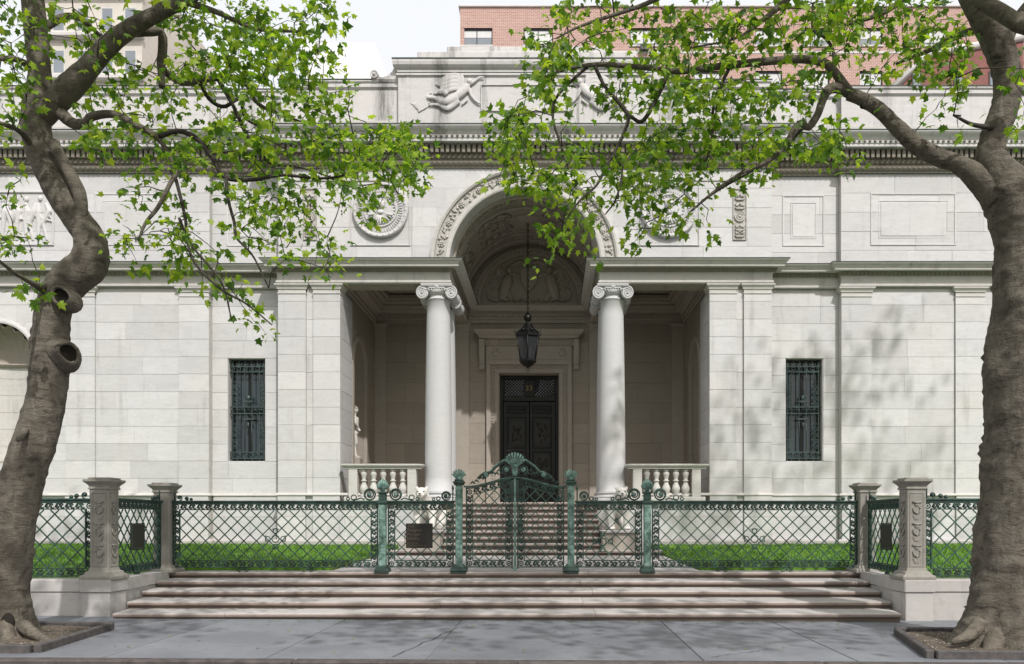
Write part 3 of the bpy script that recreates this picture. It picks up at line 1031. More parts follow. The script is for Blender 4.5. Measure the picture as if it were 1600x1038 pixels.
# winged figures in relief on the attic: bodies, wings, legs and drapery carved as one surface
def winged_figure(s):
    frw = (lambda a, o, z, s=s: (XC + s * a, 22.9 - o, z))
    # traced proportions: (a, z) measured outwards from the axis; the figure flies inwards
    q = lambda px, py: (-( (px - 860) * 22.9 / F - XC), EYE - (py - 812) * 22.9 / F)
    z_ = lambda X, Y: q(620 + X / 8.65, 80 + Y / 8.65)
    g = MB()
    def limb(pts, rs, o=.035, sq=.6):
        P3 = [Vector(frw(*(lambda t: (t[0], o, t[1]))(z_(*p)))) for p in pts]
        sm = catmull([(*p, r) for p, r in zip(P3, rs)], 4)
        g.tube([p[:3] for p in sm], [p[3] for p in sm], 8, squash=sq)
    limb([(960, 470), (900, 560), (780, 640), (640, 700)], [.09, .12, .12, .10], .05)            # trunk and thigh
    limb([(820, 640), (640, 705), (520, 650), (410, 640)], [.11, .10, .065, .04], .06)
    limb([(840, 680), (690, 790), (560, 740), (440, 735)], [.09, .075, .05, .03], .045)
    limb([(680, 600), (610, 550), (500, 590)], [.08, .07, .04], .03)
    limb([(960, 480), (1040, 430), (1120, 370), (1190, 370)], [.05, .045, .035, .025], .05)       # raised arm
    limb([(985, 520), (1010, 610), (1075, 690), (1140, 725)], [.055, .05, .042, .03], .05)
    limb([(960, 660), (880, 735)], [.04, .035], .04)
    limb([(985, 470), (975, 430)], [.05, .045], .06)
    a, z = z_(985, 425); g.ball(frw(a, .06, z), (.085, .07, .095), 8, 6)
    for k, (x0, y0) in enumerate(((860, 330), (860, 370), (850, 420), (830, 470), (810, 520))):   # wing feathers
        limb([(900, 540 - k * 6), (x0 - 40, y0), (x0 - 180 - k * 10, y0 + 20 + k * 8), (520 + k * 20 - (60 if k == 4 else 0), 460 + k * 14)], [.05, .065, .055, .018], .03, .45)
    limb([(880, 500), (895, 400), (880, 320)], [.05, .055, .04], .035, .5)
    for k in range(5):                                                                            # streaming drapery
        limb([(480 - k * 8, 560 + k * 42), (390, 610 + k * 40), (260 + k * 10, 720 + k * 25), (165 + k * 38, 700 + k * 34)], [.03, .04, .04, .015], .018, .4)
    sculpt('winged_figure', g, M['marble_attic'], lib, .021, 1)
winged_figure(-1); winged_figure(1)

# roof and hidden sides close the building
g = MB(); g.box(-18.3, 18.3, -20, -.75, 12.9, 12.98, front(23.0)); g.build('roof', M['far_pale'], lib)
g = MB()
for a in (-18.3, 17.9): g.box(a, a + .4, -20, -.4, .3, 12.9, front(23.0))
g.box(-18.3, 18.3, -20.4, -20, .3, 12.9, front(23.0))
g.build('rear_wall', M['far_pale'], lib)

# panels on the upper wall
for s in (-1, 1):
    fr = (lambda plane, s=s: (lambda a, o, z: (XC + s * a, plane - o, z)))
    for pl, a0, a1, z0, z1 in ((23.55, 7.56, 8.80, 9.75, 11.26), (23.36, 10.08, 12.58, 9.71, 11.24)):
        g = MB(); rect_frame(g, fr(pl), a0, a1, z0, z1, .05, .02); rect_frame(g, fr(pl), a0 + .24, a1 - .24, z0 + .22, z1 - .22, .025, .009)
        g.bbox(a0 + .3, a1 - .3, -.003, .012, z0 + .28, z1 - .28, .006, fr(pl))
        g.build('wall_panel', M['marble'], lib)
    g = MB(); rect_frame(g, fr(23.02), 3.30, 5.02, 9.58, 11.36, .03, .03); g.build('wall_panel', M['marble'], lib)
    g = MB(); g.bbox(3.0, 7.0, -.003, .03, 11.44, 11.50, .01, fr(23.02)); g.build('wall_fillet', M['marble_trim'], lib)
    # roundel
    md = thing('stone_roundel', (XC + s * 4.14, 22.98, 9.79), None, None)
    md.parent = lib; md.location = Vector((s * 4.14, -.02, 9.79))
    frm = (lambda a, o, z, s=s: (XC + s * 4.14 + a, 23.0 - o, 10.58 + z))
    g = MB()
    g.arcsweep([(.79, -.01), (.79, .09), (.76, .115), (.70, .10), (.68, .07), (.66, .07), (.65, .045), (.50, .045), (.48, .085), (.44, .085), (.42, .04), (.001, .04)], (0, 0), frm, 0, 2 * pi, 44)
    g.build('rim', M['marble'], md)
    g = MB()
    for k in range(52):
        t = 2 * pi * k / 52
        c, sn = cos(t), sin(t)
        q = lambda a, o, z: frm(.58 * c + a * -sn + z * c, o, .58 * sn + a * c + z * sn)
        g.box(-.014, .014, .04, .075, -.05, .05, q)
        if k % 2 == 0:
            g.ball((.73 * c, .10, .73 * sn), (.045, .025, .03), 6, 4, fr=frm)
    for k in range(11):
        t = pi * (1.08 + .84 * k / 10)
        g.tube([frm(.08 * cos(t), .05, .08 * sin(t) - .06), frm(.33 * cos(t), .075, .33 * sin(t) - .06), frm(.36 * cos(t), .05, .36 * sin(t) - .06)], [.015, .035, .01], 6)
    for k in range(26):
        t = 2 * pi * k / 26
        g.ball((.40 * cos(t), .05, .40 * sin(t)), (.03, .02, .03), 6, 4, fr=frm)
    g.tube([frm(-.12, .06, .25), frm(0, .09, .12), frm(.12, .06, .25)], [.03, .06, .03], 6)
    g.ball((0, .06, .17), (.13, .06, .11), 10, 6, fr=frm); g.ball((0, .06, -.05), (.1, .05, .07), 8, 5, fr=frm)
    o = g.build('carving', M['marble'], md); o['kind'] = 'stuff'
    # tall narrow carved panel
    frp = (lambda a, o, z, s=s: (XC + s * 6.18 + a, 23.02 - o, z))
    g = MB(); rect_frame(g, frp, -.20, .20, 9.74, 11.22, .025, .035); g.box(-.18, .18, -.002, .006, 9.76, 11.2, frp)
    for zc in (10.98, 10.72, 10.42, 10.10, 9.92):
        if zc == 10.42:
            g.arcsweep([(.15, 0), (.15, .05), (.11, .03), (.09, .05), (.05, .03), (.03, .06), (.001, .07)], (0, zc), frp, 0, 2 * pi, 16)
        else:
            g.tube([frp(-.13, .02, zc + .06), frp(-.05, .04, zc), frp(0, .03, zc + .09), frp(.05, .04, zc), frp(.13, .02, zc + .06)], .022, 5)
            g.prism([(-.14, zc - .04), (.14, zc - .04), (.09, zc - .09), (-.09, zc - .09)], frp, 0, .05)
            g.ball((-.1, .03, zc + .02), (.03, .03, .05), 6, 4, fr=frp); g.ball((.1, .03, zc + .02), (.03, .03, .05), 6, 4, fr=frp)
    g.build('carved_panel', M['carved'], lib)

# figure panel above the wing niche
for s in (-1, 1):
    frp = (lambda a, o, z, s=s: (XC + s * a, 23.36 - o, z))
    g = MB(); rect_frame(g, frp, 13.75, 17.1, 9.7, 11.3, .06, .04); g.build('wall_panel', M['marble'], lib)
    g = MB(); r5 = random.Random(8)
    for k in range(16):
        a = 14.0 + .19 * k; b_ = 9.85
        x = a + r5.uniform(-.08, .08)
        g.tube([frp(x, -.01, b_), frp(x + r5.uniform(-.12, .12), .0, b_ + .5), frp(x + r5.uniform(-.1, .1), .0, b_ + .85), frp(x + r5.uniform(-.1, .1), -.01, b_ + 1.1)], [.05, .07, .09, .05], 7)
        if k % 2: g.ball(frp(x + r5.uniform(-.1, .1), .01, b_ + r5.uniform(1.12, 1.25)), (.07, .06, .09), 8, 6)
        g.tube([frp(x, .0, b_ + .9), frp(x + r5.uniform(-.2, .2), .02, b_ + r5.uniform(.5, .7)), frp(x + r5.uniform(-.3, .3), .01, b_ + r5.uniform(.6, 1.0))], [.045, .035, .025], 6)
    sculpt('figure_relief', g, M['marble'], lib, .022, 1)
    # the niche itself
    g = MB()
    C = (15.4, 6.39); R = 1.055
    rows = []
    for i in range(9):      # scalloped half dome
        t = i / 8 * pi / 2
        row = []
        for k in range(97):
            ph = pi * k / 96
            fl = 1 - .13 * (1 - abs(sin(ph * 9))) * max(0, cos(t)) ** .5
            rr = R * fl if i < 8 else R * .0
            row.append(frp(C[0] + R * fl * cos(t) * cos(ph), -.02 - (R * sin(t)) * .75, C[1] + R * fl * cos(t) * sin(ph)))
        rows.append(row)
    g.grid(rows)
    g.build('niche_shell', M['loggia_trim'], lib)
    g = MB()
    nz = [3.417, 3.92, 4.43, 4.94, 5.446, 5.95, 6.30]
    for za, zb in zip(nz, nz[1:]):
        g.grid([[frp(C[0] + rr_ * cos(pi * k / 24), -.02 - rr_ * .75 * sin(pi * k / 24), z) for k in range(25)] for rr_, z in ((R + .02, za), (R, za + .006), (R, zb - .006), (R + .02, zb))], smooth=False)
    o = g.build('niche_wall', M['marble_trim'], lib); o['kind'] = 'stuff'
    g = MB()
    rows = [[frp(C[0] + (R + .0) * cos(pi * k / 24), -.02 + o - (R + .0) * .75 * sin(pi * k / 24) * (1 - o * 2), z) for k in range(25)] for o, z in ((0, 6.29), (.03, 6.30), (.05, 6.36), (.03, 6.40), (0, 6.41))]
    g.grid(rows, smooth=False); g.box(C[0] - R, C[0] + R, -.7, -.02, 3.36, 3.42, frp); o = g.build('niche_ledge', M['loggia_trim'], lib); o['kind'] = 'stuff'
    g = MB(); g.arcsweep([(R, -.1), (R, .02), (R + .05, .035), (R + .12, .02), (R + .13, -.03)], C, frp, n=40)
    for k in range(24):     # corner stones round the head of the niche
        t0, t1 = pi * k / 24, pi * (k + 1) / 24
        f_ = lambda t: (C[0] + max(-1.06, min(1.06, 1.5 * cos(t))), 7.473 if .3 < t < pi - .3 else C[1] + 1.083 * min(1, abs(sin(t)) / .2955))
        g.face([frp(C[0] + R * cos(t0), -.004, C[1] + R * sin(t0)), frp(C[0] + R * cos(t1), -.004, C[1] + R * sin(t1)), frp(f_(t1)[0], -.004, f_(t1)[1]), frp(f_(t0)[0], -.004, f_(t0)[1])])
    for sg in (-1, 1): g.prism([(C[0] + sg * 1.055, 3.42), (C[0] + sg * 1.063, 3.42), (C[0] + sg * 1.063, 6.4), (C[0] + sg * 1.055, 6.4)], frp, -.05, .0)
    g.build('niche_arch', M['marble'], lib)

# windows with wrought grilles
for s in (-1, 1):
    fr = (lambda a, o, z, s=s: (XC + s * 8.21 + a, 23.55 - o, z))
    w = thing('window', (XC + s * 8.21, 23.55, 3.42), None, None); w.parent = lib; w.location = Vector((s * 8.21, .55, 3.42))
    W, z0, z1 = .565, 3.417, 6.459
    g = MB()
    for a in (-W, W - .02): g.box(a, a + .02, -.4, -.012, z0, z1, fr)
    g.box(-W, W, -.4, -.012, z1 - .01, z1 + .01, fr); g.box(-W, W, -.4, -.012, z0 - .01, z0 + .012, fr)
    g.build('reveal', M['marble'], w)
    g = MB()
    for a in (-W + .022, W - .10, -.035): g.box(a, a + .075, -.34, -.27, z0 + .02, z1 - .02, fr)
    for z in (z0 + .02, 4.9, z1 - .09): g.box(-W + .1, W - .1, -.335, -.275, z, z + .07, fr)
    g.build('frame', M['lantern'], w)
    g = MB(); g.box(-W + .02, W - .02, -.32, -.31, z0 + .01, z1 - .01, fr); g.build('pane', M['glass'], w)
    bar = []
    xs_ = [-.46, -.33, -.11, .11, .33, .46]
    for a in xs_:
        g = MB(); g.box(a - .012, a + .012, -.16, -.136, z0 + .02, z1 - .12, fr); g.build('grille_bar', M['grille'], w)
    for z in (3.52, 3.70, 4.85, 5.04, 6.08, 6.24):
        g = MB(); g.box(-W + .025, W - .025, -.17, -.125, z - .016, z + .016, fr); g.build('grille_rail', M['grille'], w)
    g = MB()
    def ringlet(a, z, r, n=10, ra=.012): g.tube([fr(a + r * cos(2 * pi * k / n), -.135, z + r * sin(2 * pi * k / n)) for k in range(n)], ra, 4, closed=True)
    for k in range(6):
        a = -.46 + .184 * k
        ringlet(a, 6.16, .055); ringlet(a, 3.61, .06)
        g.prism([(a - .035, 6.26), (a + .035, 6.26), (a + .015, 6.34), (a, 6.42), (a - .015, 6.34)], fr, -.155, -.13)
        if k < 5: g.tube([fr(a + .03, -.135, 4.88), fr(a + .1, -.135, 5.02), fr(a + .16, -.135, 4.88)], .012, 4)
    for a in (-.40, .40):
        for z in (4.3, 5.55, 5.2, 3.95):
            ringlet(a, z, .05); ringlet(a, z + .1, .035); ringlet(a, z - .1, .035)
            g.tube([fr(a - .05, -.135, z + .18), fr(a, -.135, z + .25), fr(a + .05, -.135, z + .18)], .012, 4)
    g.prism([(-.16, 5.18), (.16, 5.18), (.10, 5.23), (-.10, 5.23)], fr, -.16, -.12)
    g.ball((0, -.13, 5.31), (.07, .03, .08), 8, 5, fr=fr); ringlet(0, 5.12, .045)
    g.prism([(-.18, 4.66), (.18, 4.66), (.12, 4.71), (-.12, 4.71)], fr, -.16, -.12)
    g.tube([fr(-.1, -.135, 3.75), fr(-.1, -.135, 4.6), fr(.1, -.135, 4.6), fr(.1, -.135, 3.75)], .013, 4)
    g.ball((0, -.13, 4.5), (.035, .025, .08), 6, 4, fr=fr)
    for k in range(4): g.tube([fr(-.3 + .17 * k, -.135, 4.76), fr(-.25 + .17 * k, -.13, 4.82), fr(-.2 + .17 * k, -.135, 4.76)], .012, 4)
    o = g.build('grille_ornament', M['grille'], w); o['kind'] = 'stuff'
# ------------------------------------------------------------------ columns
PORCH = 2.2
def spiral(c, r, turns, fr, ra, n=26, sgn=1, yb=0):
    pts = []; rs = []
    for k in range(n + 1):
        t = k / n
        rr = r * (1 - t) ** .8 + .012
        an = pi / 2 - sgn * t * turns * 2 * pi
        pts.append(fr(c[0] + rr * cos(an), yb, c[1] + rr * sin(an))); rs.append(ra * (1 - .55 * t))
    return pts, rs


col_meshes = {}
def column(s, y):
    cx = XC + s * 2.53
    c = thing('ionic_column', (cx, y, PORCH), None, None); c.parent = lib; c.location = Vector((s * 2.53, y - 23, PORCH))
    if not col_meshes:
        g = MB(); prof = []
        for k in range(15):
            t = k / 14
            z = .34 + t * (8.05 - PORCH - .34)
            prof.append((.392 - .062 * t ** 1.9, z))
        prof = [(.43, .30), (.43, .33)] + prof + [(.345, 5.86), (.36, 5.875), (.345, 5.89), (.33, 5.90), (.33, 6.05)]
        g.lathe(prof, (0, 0, 0), 40); col_meshes['shaft'] = g.mesh('shaft', M['column'])
        g = MB(); g.bbox(-.52, .52, -.52, .52, 0, .12, .012)
        g.lathe([(.5, .12), (.525, .15), (.525, .17), (.50, .20), (.45, .205), (.43, .235), (.45, .25), (.475, .27), (.47, .295), (.43, .305)], (0, 0, 0), 40)
        col_meshes['base'] = g.mesh('base', M['column'])
        g = MB()
        g.sweep([(0, 6.185), (.03, 6.2), (.045, 6.235), (.045, 6.275), (0, 6.278)], [(-.44, -.40), (.44, -.40), (.44, .40), (-.44, .40)], closed=True)
        g.box(-.46, .46, -.41, .41, 6.22, 6.272)
        g.lathe([(.33, 5.98), (.40, 6.03), (.43, 6.08), (.40, 6.13), (.3, 6.14)], (0, 0, 0), 32)
        g.bbox(-.44, .44, -.37, .37, 6.09, 6.19, .01)
        for fy in (-1, 1):
            fr = lambda a, o, z: (a, fy * (.40 + o), z)
            for sg in (-1, 1):
                ctr = (sg * .445, 6.02)
                g.arcsweep([(.185, -.10), (.185, -.01), (.17, .0), (.001, -.006)], ctr, fr, 0, 2 * pi, 24)
                pts, rs = spiral(ctr, .172, 2.6, fr, .026, 40, sg, .0)
                g.tube(pts, rs, 6); g.ball((ctr[0], fy * .405, ctr[1]), (.035, .03, .035), 8, 5)
            for k in range(7):
                a = -.24 + .08 * k
                g.ball((a, fy * .385, 6.10), (.034, .05, .045), 8, 5)
            g.ball((0, fy * .41, 6.2), (.09, .04, .07), 8, 5)
            g.tube([(-.32, fy * .40, 6.10), (-.2, fy * .41, 6.16), (0, fy * .41, 6.14), (.2, fy * .41, 6.16), (.32, fy * .40, 6.10)], .025, 6)
        for sg in (-1, 1):
            rows = []
            for k in range(13):
                yy = -.32 + .64 * k / 12
                r = .185 - .065 * sin(pi * k / 12) + (.015 if k in (5, 7) else 0)
                rows.append([(sg * .445 + r * cos(2 * pi * j / 20), yy, 6.02 + r * sin(2 * pi * j / 20)) for j in range(20)])
            g.grid(rows, closed_u=True)
        col_meshes['capital'] = g.mesh('capital', M['column'])
    for k in ('base', 'shaft', 'capital'):
        link(k, col_meshes[k], c, (cx, y, PORCH), S=(.93, 1, 1) if k == 'capital' else None)
    return c


for s in (-1, 1):
    column(s, 23.34); column(s, 24.46)

# ------------------------------------------------------------------ porch interior
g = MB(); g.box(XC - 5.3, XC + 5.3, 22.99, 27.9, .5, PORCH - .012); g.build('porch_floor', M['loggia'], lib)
for i in range(7):
    for j in range(3):
        g = MB(); a0 = -5.3 + 10.6 * i / 7
        g.bbox(XC + a0 + .004, XC + a0 + 10.6 / 7 - .004, 22.91 + 1.58 * j, 22.91 + 1.58 * j + 1.572, PORCH - .05, PORCH + .0, .005)
        g.build('floor_slab', M['loggia_trim'], lib)
frB = front(27.7)
ROWB = [2.2, 2.95, 3.65, 4.35, 5.05, 5.75, 6.45, 7.15, 7.85, 8.48]
DOORH = (-1.5, 1.5, 2.2, 7.3)
seed = 300
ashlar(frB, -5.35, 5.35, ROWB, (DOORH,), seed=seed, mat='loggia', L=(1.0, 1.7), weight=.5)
core('back_wall_core', frB, -5.35, 5.35, 2.0, 9.1, ((-1.04, 1.04, 2.2, 6.77),), back=.5)
for a0, a1 in ((-2.9, -2.08), (2.08, 2.9), (-5.35, -4.95), (4.95, 5.35)):
    g = MB(); g.bbox(a0, a1, -.01, .07, 2.2, 8.2, .008, frB)
    g.sweep([(0, 8.2), (.02, 8.22), (.02, 8.36), (.06, 8.40), (.08, 8.47), (-.02, 8.475)], [(XC + a0, 27.7), (XC + a0, 27.63), (XC + a1, 27.63), (XC + a1, 27.7)])
    g.build('wall_pilaster', M['loggia_trim'], lib)
for a0, a1 in ((-5.34, -2.87), (-2.14, 2.14), (2.87, 5.34)):
    g = MB(); g.sweep([(0, 8.482), (.05, 8.49), (.05, 8.60), (.08, 8.62), (.08, 8.74), (.12, 8.78), (.16, 8.82), (.30, 8.86), (.32, 8.94), (.36, 9.0), (.36, 9.04), (0, 9.05)], [(XC + a0, 27.69), (XC + a1, 27.69)])
    n = int((a1 - a0) / .11)
    for k in range(n):
        a = a0 + (k + .5) * (a1 - a0) / n
        g.box(a - .03, a + .03, .10, .17, 8.70, 8.79, front(27.69))
    g.build('inner_cornice', M['loggia_trim'], lib)
for s in (-1, 1):
    frs = (lambda a, o, z: (XC - 5.35 + o, a, z)) if s < 0 else (lambda a, o, z: (XC + 5.35 - o, a, z))
    seed += 1
    hole = ((24.62, 26.38, 3.3, 7.6),)
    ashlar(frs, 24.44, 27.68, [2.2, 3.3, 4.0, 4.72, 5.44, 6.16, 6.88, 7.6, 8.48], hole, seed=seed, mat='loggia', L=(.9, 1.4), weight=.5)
    g = MB()
    for b_ in ((23.12, 24.62, 2.0, 9.1), (26.38, 27.8, 2.0, 9.1), (24.62, 26.38, 7.6, 9.1), (24.62, 26.38, 2.0, 3.3)):
        g.box(b_[0], b_[1], -.8, -.022, b_[2], b_[3], frs)
    g.build('side_wall_core', M['mortar'], lib)
    g = MB(); C2 = (25.5, 6.55); R2 = .85
    rows = [[frs(C2[0] + R2 * cos(pi * k / 20), -.02 - .55 * sin(pi * k / 20), z) for k in range(21)] for z in (3.3, 6.55)]
    for i in range(1, 8):
        t = i / 7 * pi / 2
        rows.append([frs(C2[0] + R2 * cos(t) * cos(pi * k / 20), -.02 - .55 * sin(pi * k / 20) * cos(t), 6.55 + R2 * sin(t)) for k in range(21)])
    g.grid(rows)
    g.build('side_niche', M['loggia'], lib)
    g = MB(); g.arcsweep([(R2 - .02, -.05), (R2 - .02, .05), (R2 + .05, .07), (R2 + .14, .05), (R2 + .15, -.02)], C2, frs, n=30)
    for sg in (-1, 1): g.box(*sorted((C2[0] + sg * (R2 - .02), C2[0] + sg * (R2 + .15))), -.05, .05, 3.3, 6.55, frs)
    for k in range(20):
        t0, t1 = pi * k / 20, pi * (k + 1) / 20
        f_ = lambda t: (C2[0] + max(-.885, min(.885, 1.3 * cos(t))), 7.605 if .3 < t < pi - .3 else 6.55 + 1.055 * min(1, abs(sin(t)) / .2955))
        g.face([frs(C2[0] + R2 * cos(t0), -.004, C2[1] + R2 * sin(t0)), frs(C2[0] + R2 * cos(t1), -.004, C2[1] + R2 * sin(t1)), frs(f_(t1)[0], -.004, f_(t1)[1]), frs(f_(t0)[0], -.004, f_(t0)[1])])
    g.box(24.6, 26.4, -.55, .12, 3.18, 3.30, frs)
    g.build('niche_surround', M['loggia_trim'], lib)
    p0, p1 = ((XC - 5.34, 27.6), (XC - 5.34, 23.7)) if s > 5 else ((XC + s * 5.34, 23.7), (XC + s * 5.34, 27.66))
    g = MB(); g.sweep([(0, 8.482), (.05, 8.49), (.05, 8.60), (.08, 8.62), (.08, 8.74), (.12, 8.78), (.16, 8.82), (.30, 8.86), (.32, 8.94), (.36, 9.0), (.36, 9.04), (0, 9.05)], [p0, p1] if s < 0 else [p1, p0])
    g.build('inner_cornice', M['loggia_trim'], lib)
    # flat ceilings of the side bays, with a sunk panel
    fc = (lambda a, o, z, s=s: (XC + s * a, o, z))
    g = MB(); g.box(2.87, 5.34, 23.67, 27.68, 9.34, 9.40, fc)
    for b_ in ((2.87, 5.34, 23.67, 24.2), (2.87, 5.34, 27.05, 27.68), (2.87, 3.4, 24.2, 27.05), (4.8, 5.34, 24.2, 27.05)):
        g.bbox(b_[0], b_[1], b_[2], b_[3], 9.052, 9.345, .03, fc)
    for b_ in ((3.4, 4.8, 24.2, 24.3), (3.4, 4.8, 26.95, 27.05), (3.4, 3.5, 24.3, 26.95), (4.7, 4.8, 24.3, 26.95)):
        g.bbox(b_[0], b_[1], b_[2], b_[3], 9.12, 9.30, .03, fc)
    g.build('coffered_ceiling', M['loggia_trim'], lib)

# barrel vault with ribs and coffers
def vault_pt(t, y, r=2.16): return (XC + r * cos(t), y, 9.07 + r * sin(t))
g = MB()
g.grid([[vault_pt(pi * k / 48, y, 2.17) for k in range(49)] for y in (23.3, 27.75)], smooth=True)
g.build('vault', M['loggia_trim'], lib)
g = MB()
for y0, y1 in ((23.5, 23.62), (24.25, 24.37), (26.45, 26.57), (27.05, 27.15)):
    g.grid([[vault_pt(pi * k / 48, y, r) for k in range(49)] for y, r in ((y0, 2.17), (y0, 2.10), ((y0 + y1) / 2, 2.08), (y1, 2.10), (y1, 2.17))], smooth=False)
g.build('vault_rib', M['loggia_trim'], lib)
g = MB()
def onvault(t, y):
    rad = Vector((cos(t), 0, sin(t))); tan = Vector((-sin(t), 0, cos(t)))
    c = Vector((XC, y, 9.07)) + rad * 2.165
    return lambda a, o, z: tuple(c + tan * a + Vector((0, 1, 0)) * z - rad * o)
r6 = random.Random(4)
for i in range(15):          # ornament in the front and rear soffit bands
    t = pi * (i + .5) / 15
    for yb, w in ((23.93, .25), (26.81, .17)):
        q = onvault(t, yb)
        rect_frame(g, q, -.19, .19, -w, w, .03, .03)
        for k in range(6):
            g.ball((.1 * cos(pi * k / 3), .01, .1 * sin(pi * k / 3)), (.05, .035, .05), 6, 4, fr=q)
        g.ball((0, .02, 0), (.05, .05, .05), 6, 4, fr=q)
for t in (.45, .95, pi / 2 - .38, pi / 2 + .38, pi - .95, pi - .45):      # six sided coffers between
    for yc in (24.95, 25.85):
        q = onvault(t, yc)
        hx = [(.30 * cos(pi / 3 * k), .38 * sin(pi / 3 * k)) for k in range(6)]
        for k in range(6):
            a, b_ = hx[k], hx[(k + 1) % 6]
            g.tube([q(a[0], .03, a[1]), q(b_[0], .03, b_[1])], .06, 5)
            g.tube([q(a[0] * .68, .02, a[1] * .68), q(b_[0] * .68, .02, b_[1] * .68)], .035, 4)
        for k in range(5): g.ball((.1 * cos(2 * pi * k / 5), .0, .1 * sin(2 * pi * k / 5)), (.06, .04, .06), 6, 4, fr=q)
for k in range(90):          # trailing foliage
    t = pi * r6.uniform(.06, .94); yc = r6.choice([24.45, 24.5, 26.3, 26.35, 25.4]) + r6.uniform(-.05, .05)
    q = onvault(t, yc)
    g.tube([q(-.12, 0, -.03), q(0, .02, .05), q(.12, 0, -.03)], [.02, .03, .012], 5)
o = g.build('vault_ornament', M['loggia_trim'], lib); o['kind'] = 'stuff'
g = MB(); q = onvault(pi / 2, 25.4)
g.arcsweep([(.5, -.02), (.5, .05), (.42, .08), (.36, .03), (.3, .06), (.2, .12), (.001, .14)], (0, 0), q, 0, 2 * pi, 32)
g.build('ceiling_rose', M['loggia_trim'], lib)

# lunette over the back wall
g = MB()
tym = [(2.15 * cos(pi * k / 48), 9.07 + 2.15 * sin(pi * k / 48)) for k in range(49)]
g.face([frB(a, .0, z) for a, z in tym])
g.arcsweep([(2.0, .0), (2.0, .07), (1.95, .09), (1.72, .06), (1.68, .09), (1.64, .09), (1.62, .0)], (0, 9.12), frB, n=48)
g.box(-1.98, 1.98, 0, .08, 9.05, 9.20, frB)
g.build('lunette', M['loggia_trim'], lib)
g = MB()
for k in range(40):
    t = pi * (k + .5) / 40
    g.ball((1.84 * cos(t), .07, 9.12 + 1.84 * sin(t)), (.05, .04, .05), 6, 4, fr=frB)
o = g.build('lunette_leaf_band', M['loggia_trim'], lib); o['kind'] = 'stuff'
g = MB()
g.prism([(-.36, 10.45), (.36, 10.45), (.33, 9.85), (.0, 9.45), (-.33, 9.85)], frB, -.01, .10)
g.prism([(-.28, 10.38), (.28, 10.38), (.26, 9.9), (.0, 9.56), (-.26, 9.9)], frB, .0, .12)
def limbB(pts, rs):
    sm = catmull([(*frB(a, .05, z), r) for (a, z), r in zip(pts, rs)], 4)
    g.tube([p[:3] for p in sm], [p[3] for p in sm], 8, squash=.7)
for s in (-1, 1):
    limbB([(s * .95, 9.28), (s * .85, 9.6), (s * .75, 9.95), (s * .72, 10.15)], [.13, .2, .2, .13])
    limbB([(s * .75, 10.05), (s * .55, 10.2), (s * .36, 10.1)], [.07, .06, .04])
    limbB([(s * .75, 10.05), (s * .95, 9.9), (s * 1.1, 10.1)], [.07, .06, .04])
    limbB([(s * .9, 9.6), (s * .65, 9.45), (s * .6, 9.25)], [.1, .08, .05])
    g.ball(frB(s * .7, .08, 10.33), (.1, .09, .11), 8, 6)
    limbB([(s * .8, 10.15), (s * 1.05, 10.35), (s * 1.15, 10.1)], [.05, .07, .03])
    for k in range(9): g.ball(frB(s * (1.15 + .28 * cos(k * .7)), .03, 9.5 + .2 * sin(k * .7)), (.09, .06, .08), 6, 5)
    for k in range(8): g.ball(frB(s * (.12 + .17 * k), .03, 9.28 + .04 * (k % 2)), (.09, .07, .07), 6, 5)
    limbB([(s * .1, 10.55), (s * .35, 10.62), (s * .6, 10.48)], [.06, .05, .03])
    for k in range(9): g.ball(frB(s * (.14 + .15 * k), .025, 10.62 - .012 * k * k), (.09, .04, .06), 6, 5)
sculpt('lunette_relief', g, M['loggia_trim'], lib, .028, 1)

# doorway
g = MB()
def architrave(mb, fr, hw, zt_, w, o):
    for b_ in ((-hw - w, -hw, 2.2, zt_), (hw, hw + w, 2.2, zt_), (-hw - w, hw + w, zt_, zt_ + w)):
        mb.bbox(b_[0], b_[1], -.02, o, b_[2] + (.001 if b_[2] > 3 else 0), b_[3] if b_[2] < 3 else b_[3], .012, fr)
architrave(g, frB, 1.04, 6.77, .14, .10); architrave(g, frB, 1.18, 6.911, .14, .07); architrave(g, frB, 1.32, 7.052, .16, .13)
for a in (-1.04, 1.02): g.box(a, a + .02, -.45, -.02, 2.2, 6.77, frB)
g.box(-1.04, 1.04, -.45, -.02, 6.75, 6.77, frB)
g.build('door_surround', M['loggia_trim'], lib)
g = MB()
for sg in (-1, 1):
    for k in range(44): g.ball((sg * 1.25, .075, 2.3 + .1045 * k), (.035, .03, .04), 6, 4, fr=frB)
for k in range(24): g.ball((-1.2 + .1043 * k, .075, 6.98), (.04, .03, .035), 6, 4, fr=frB)
o = g.build('bead_moulding', M['loggia_trim'], lib); o['kind'] = 'stuff'
g = MB(); g.bbox(-1.49, 1.49, -.02, .09, 7.214, 7.70, .01, frB)
path = [(XC - 1.5, 27.7), (XC - 1.5, 27.6), (XC + 1.5, 27.6), (XC + 1.5, 27.7)]
g.sweep([(0, 7.70), (.04, 7.72), (.04, 7.90), (.20, 7.94), (.22, 8.0), (.30, 8.06), (.36, 8.14), (.37, 8.20), (-.1, 8.21)], path)
for k in range(26): g.box(-1.47 + .115 * k, -1.41 + .115 * k, .11, .20, 7.76, 7.90, frB)
g.build('door_hood', M['loggia_trim'], lib)
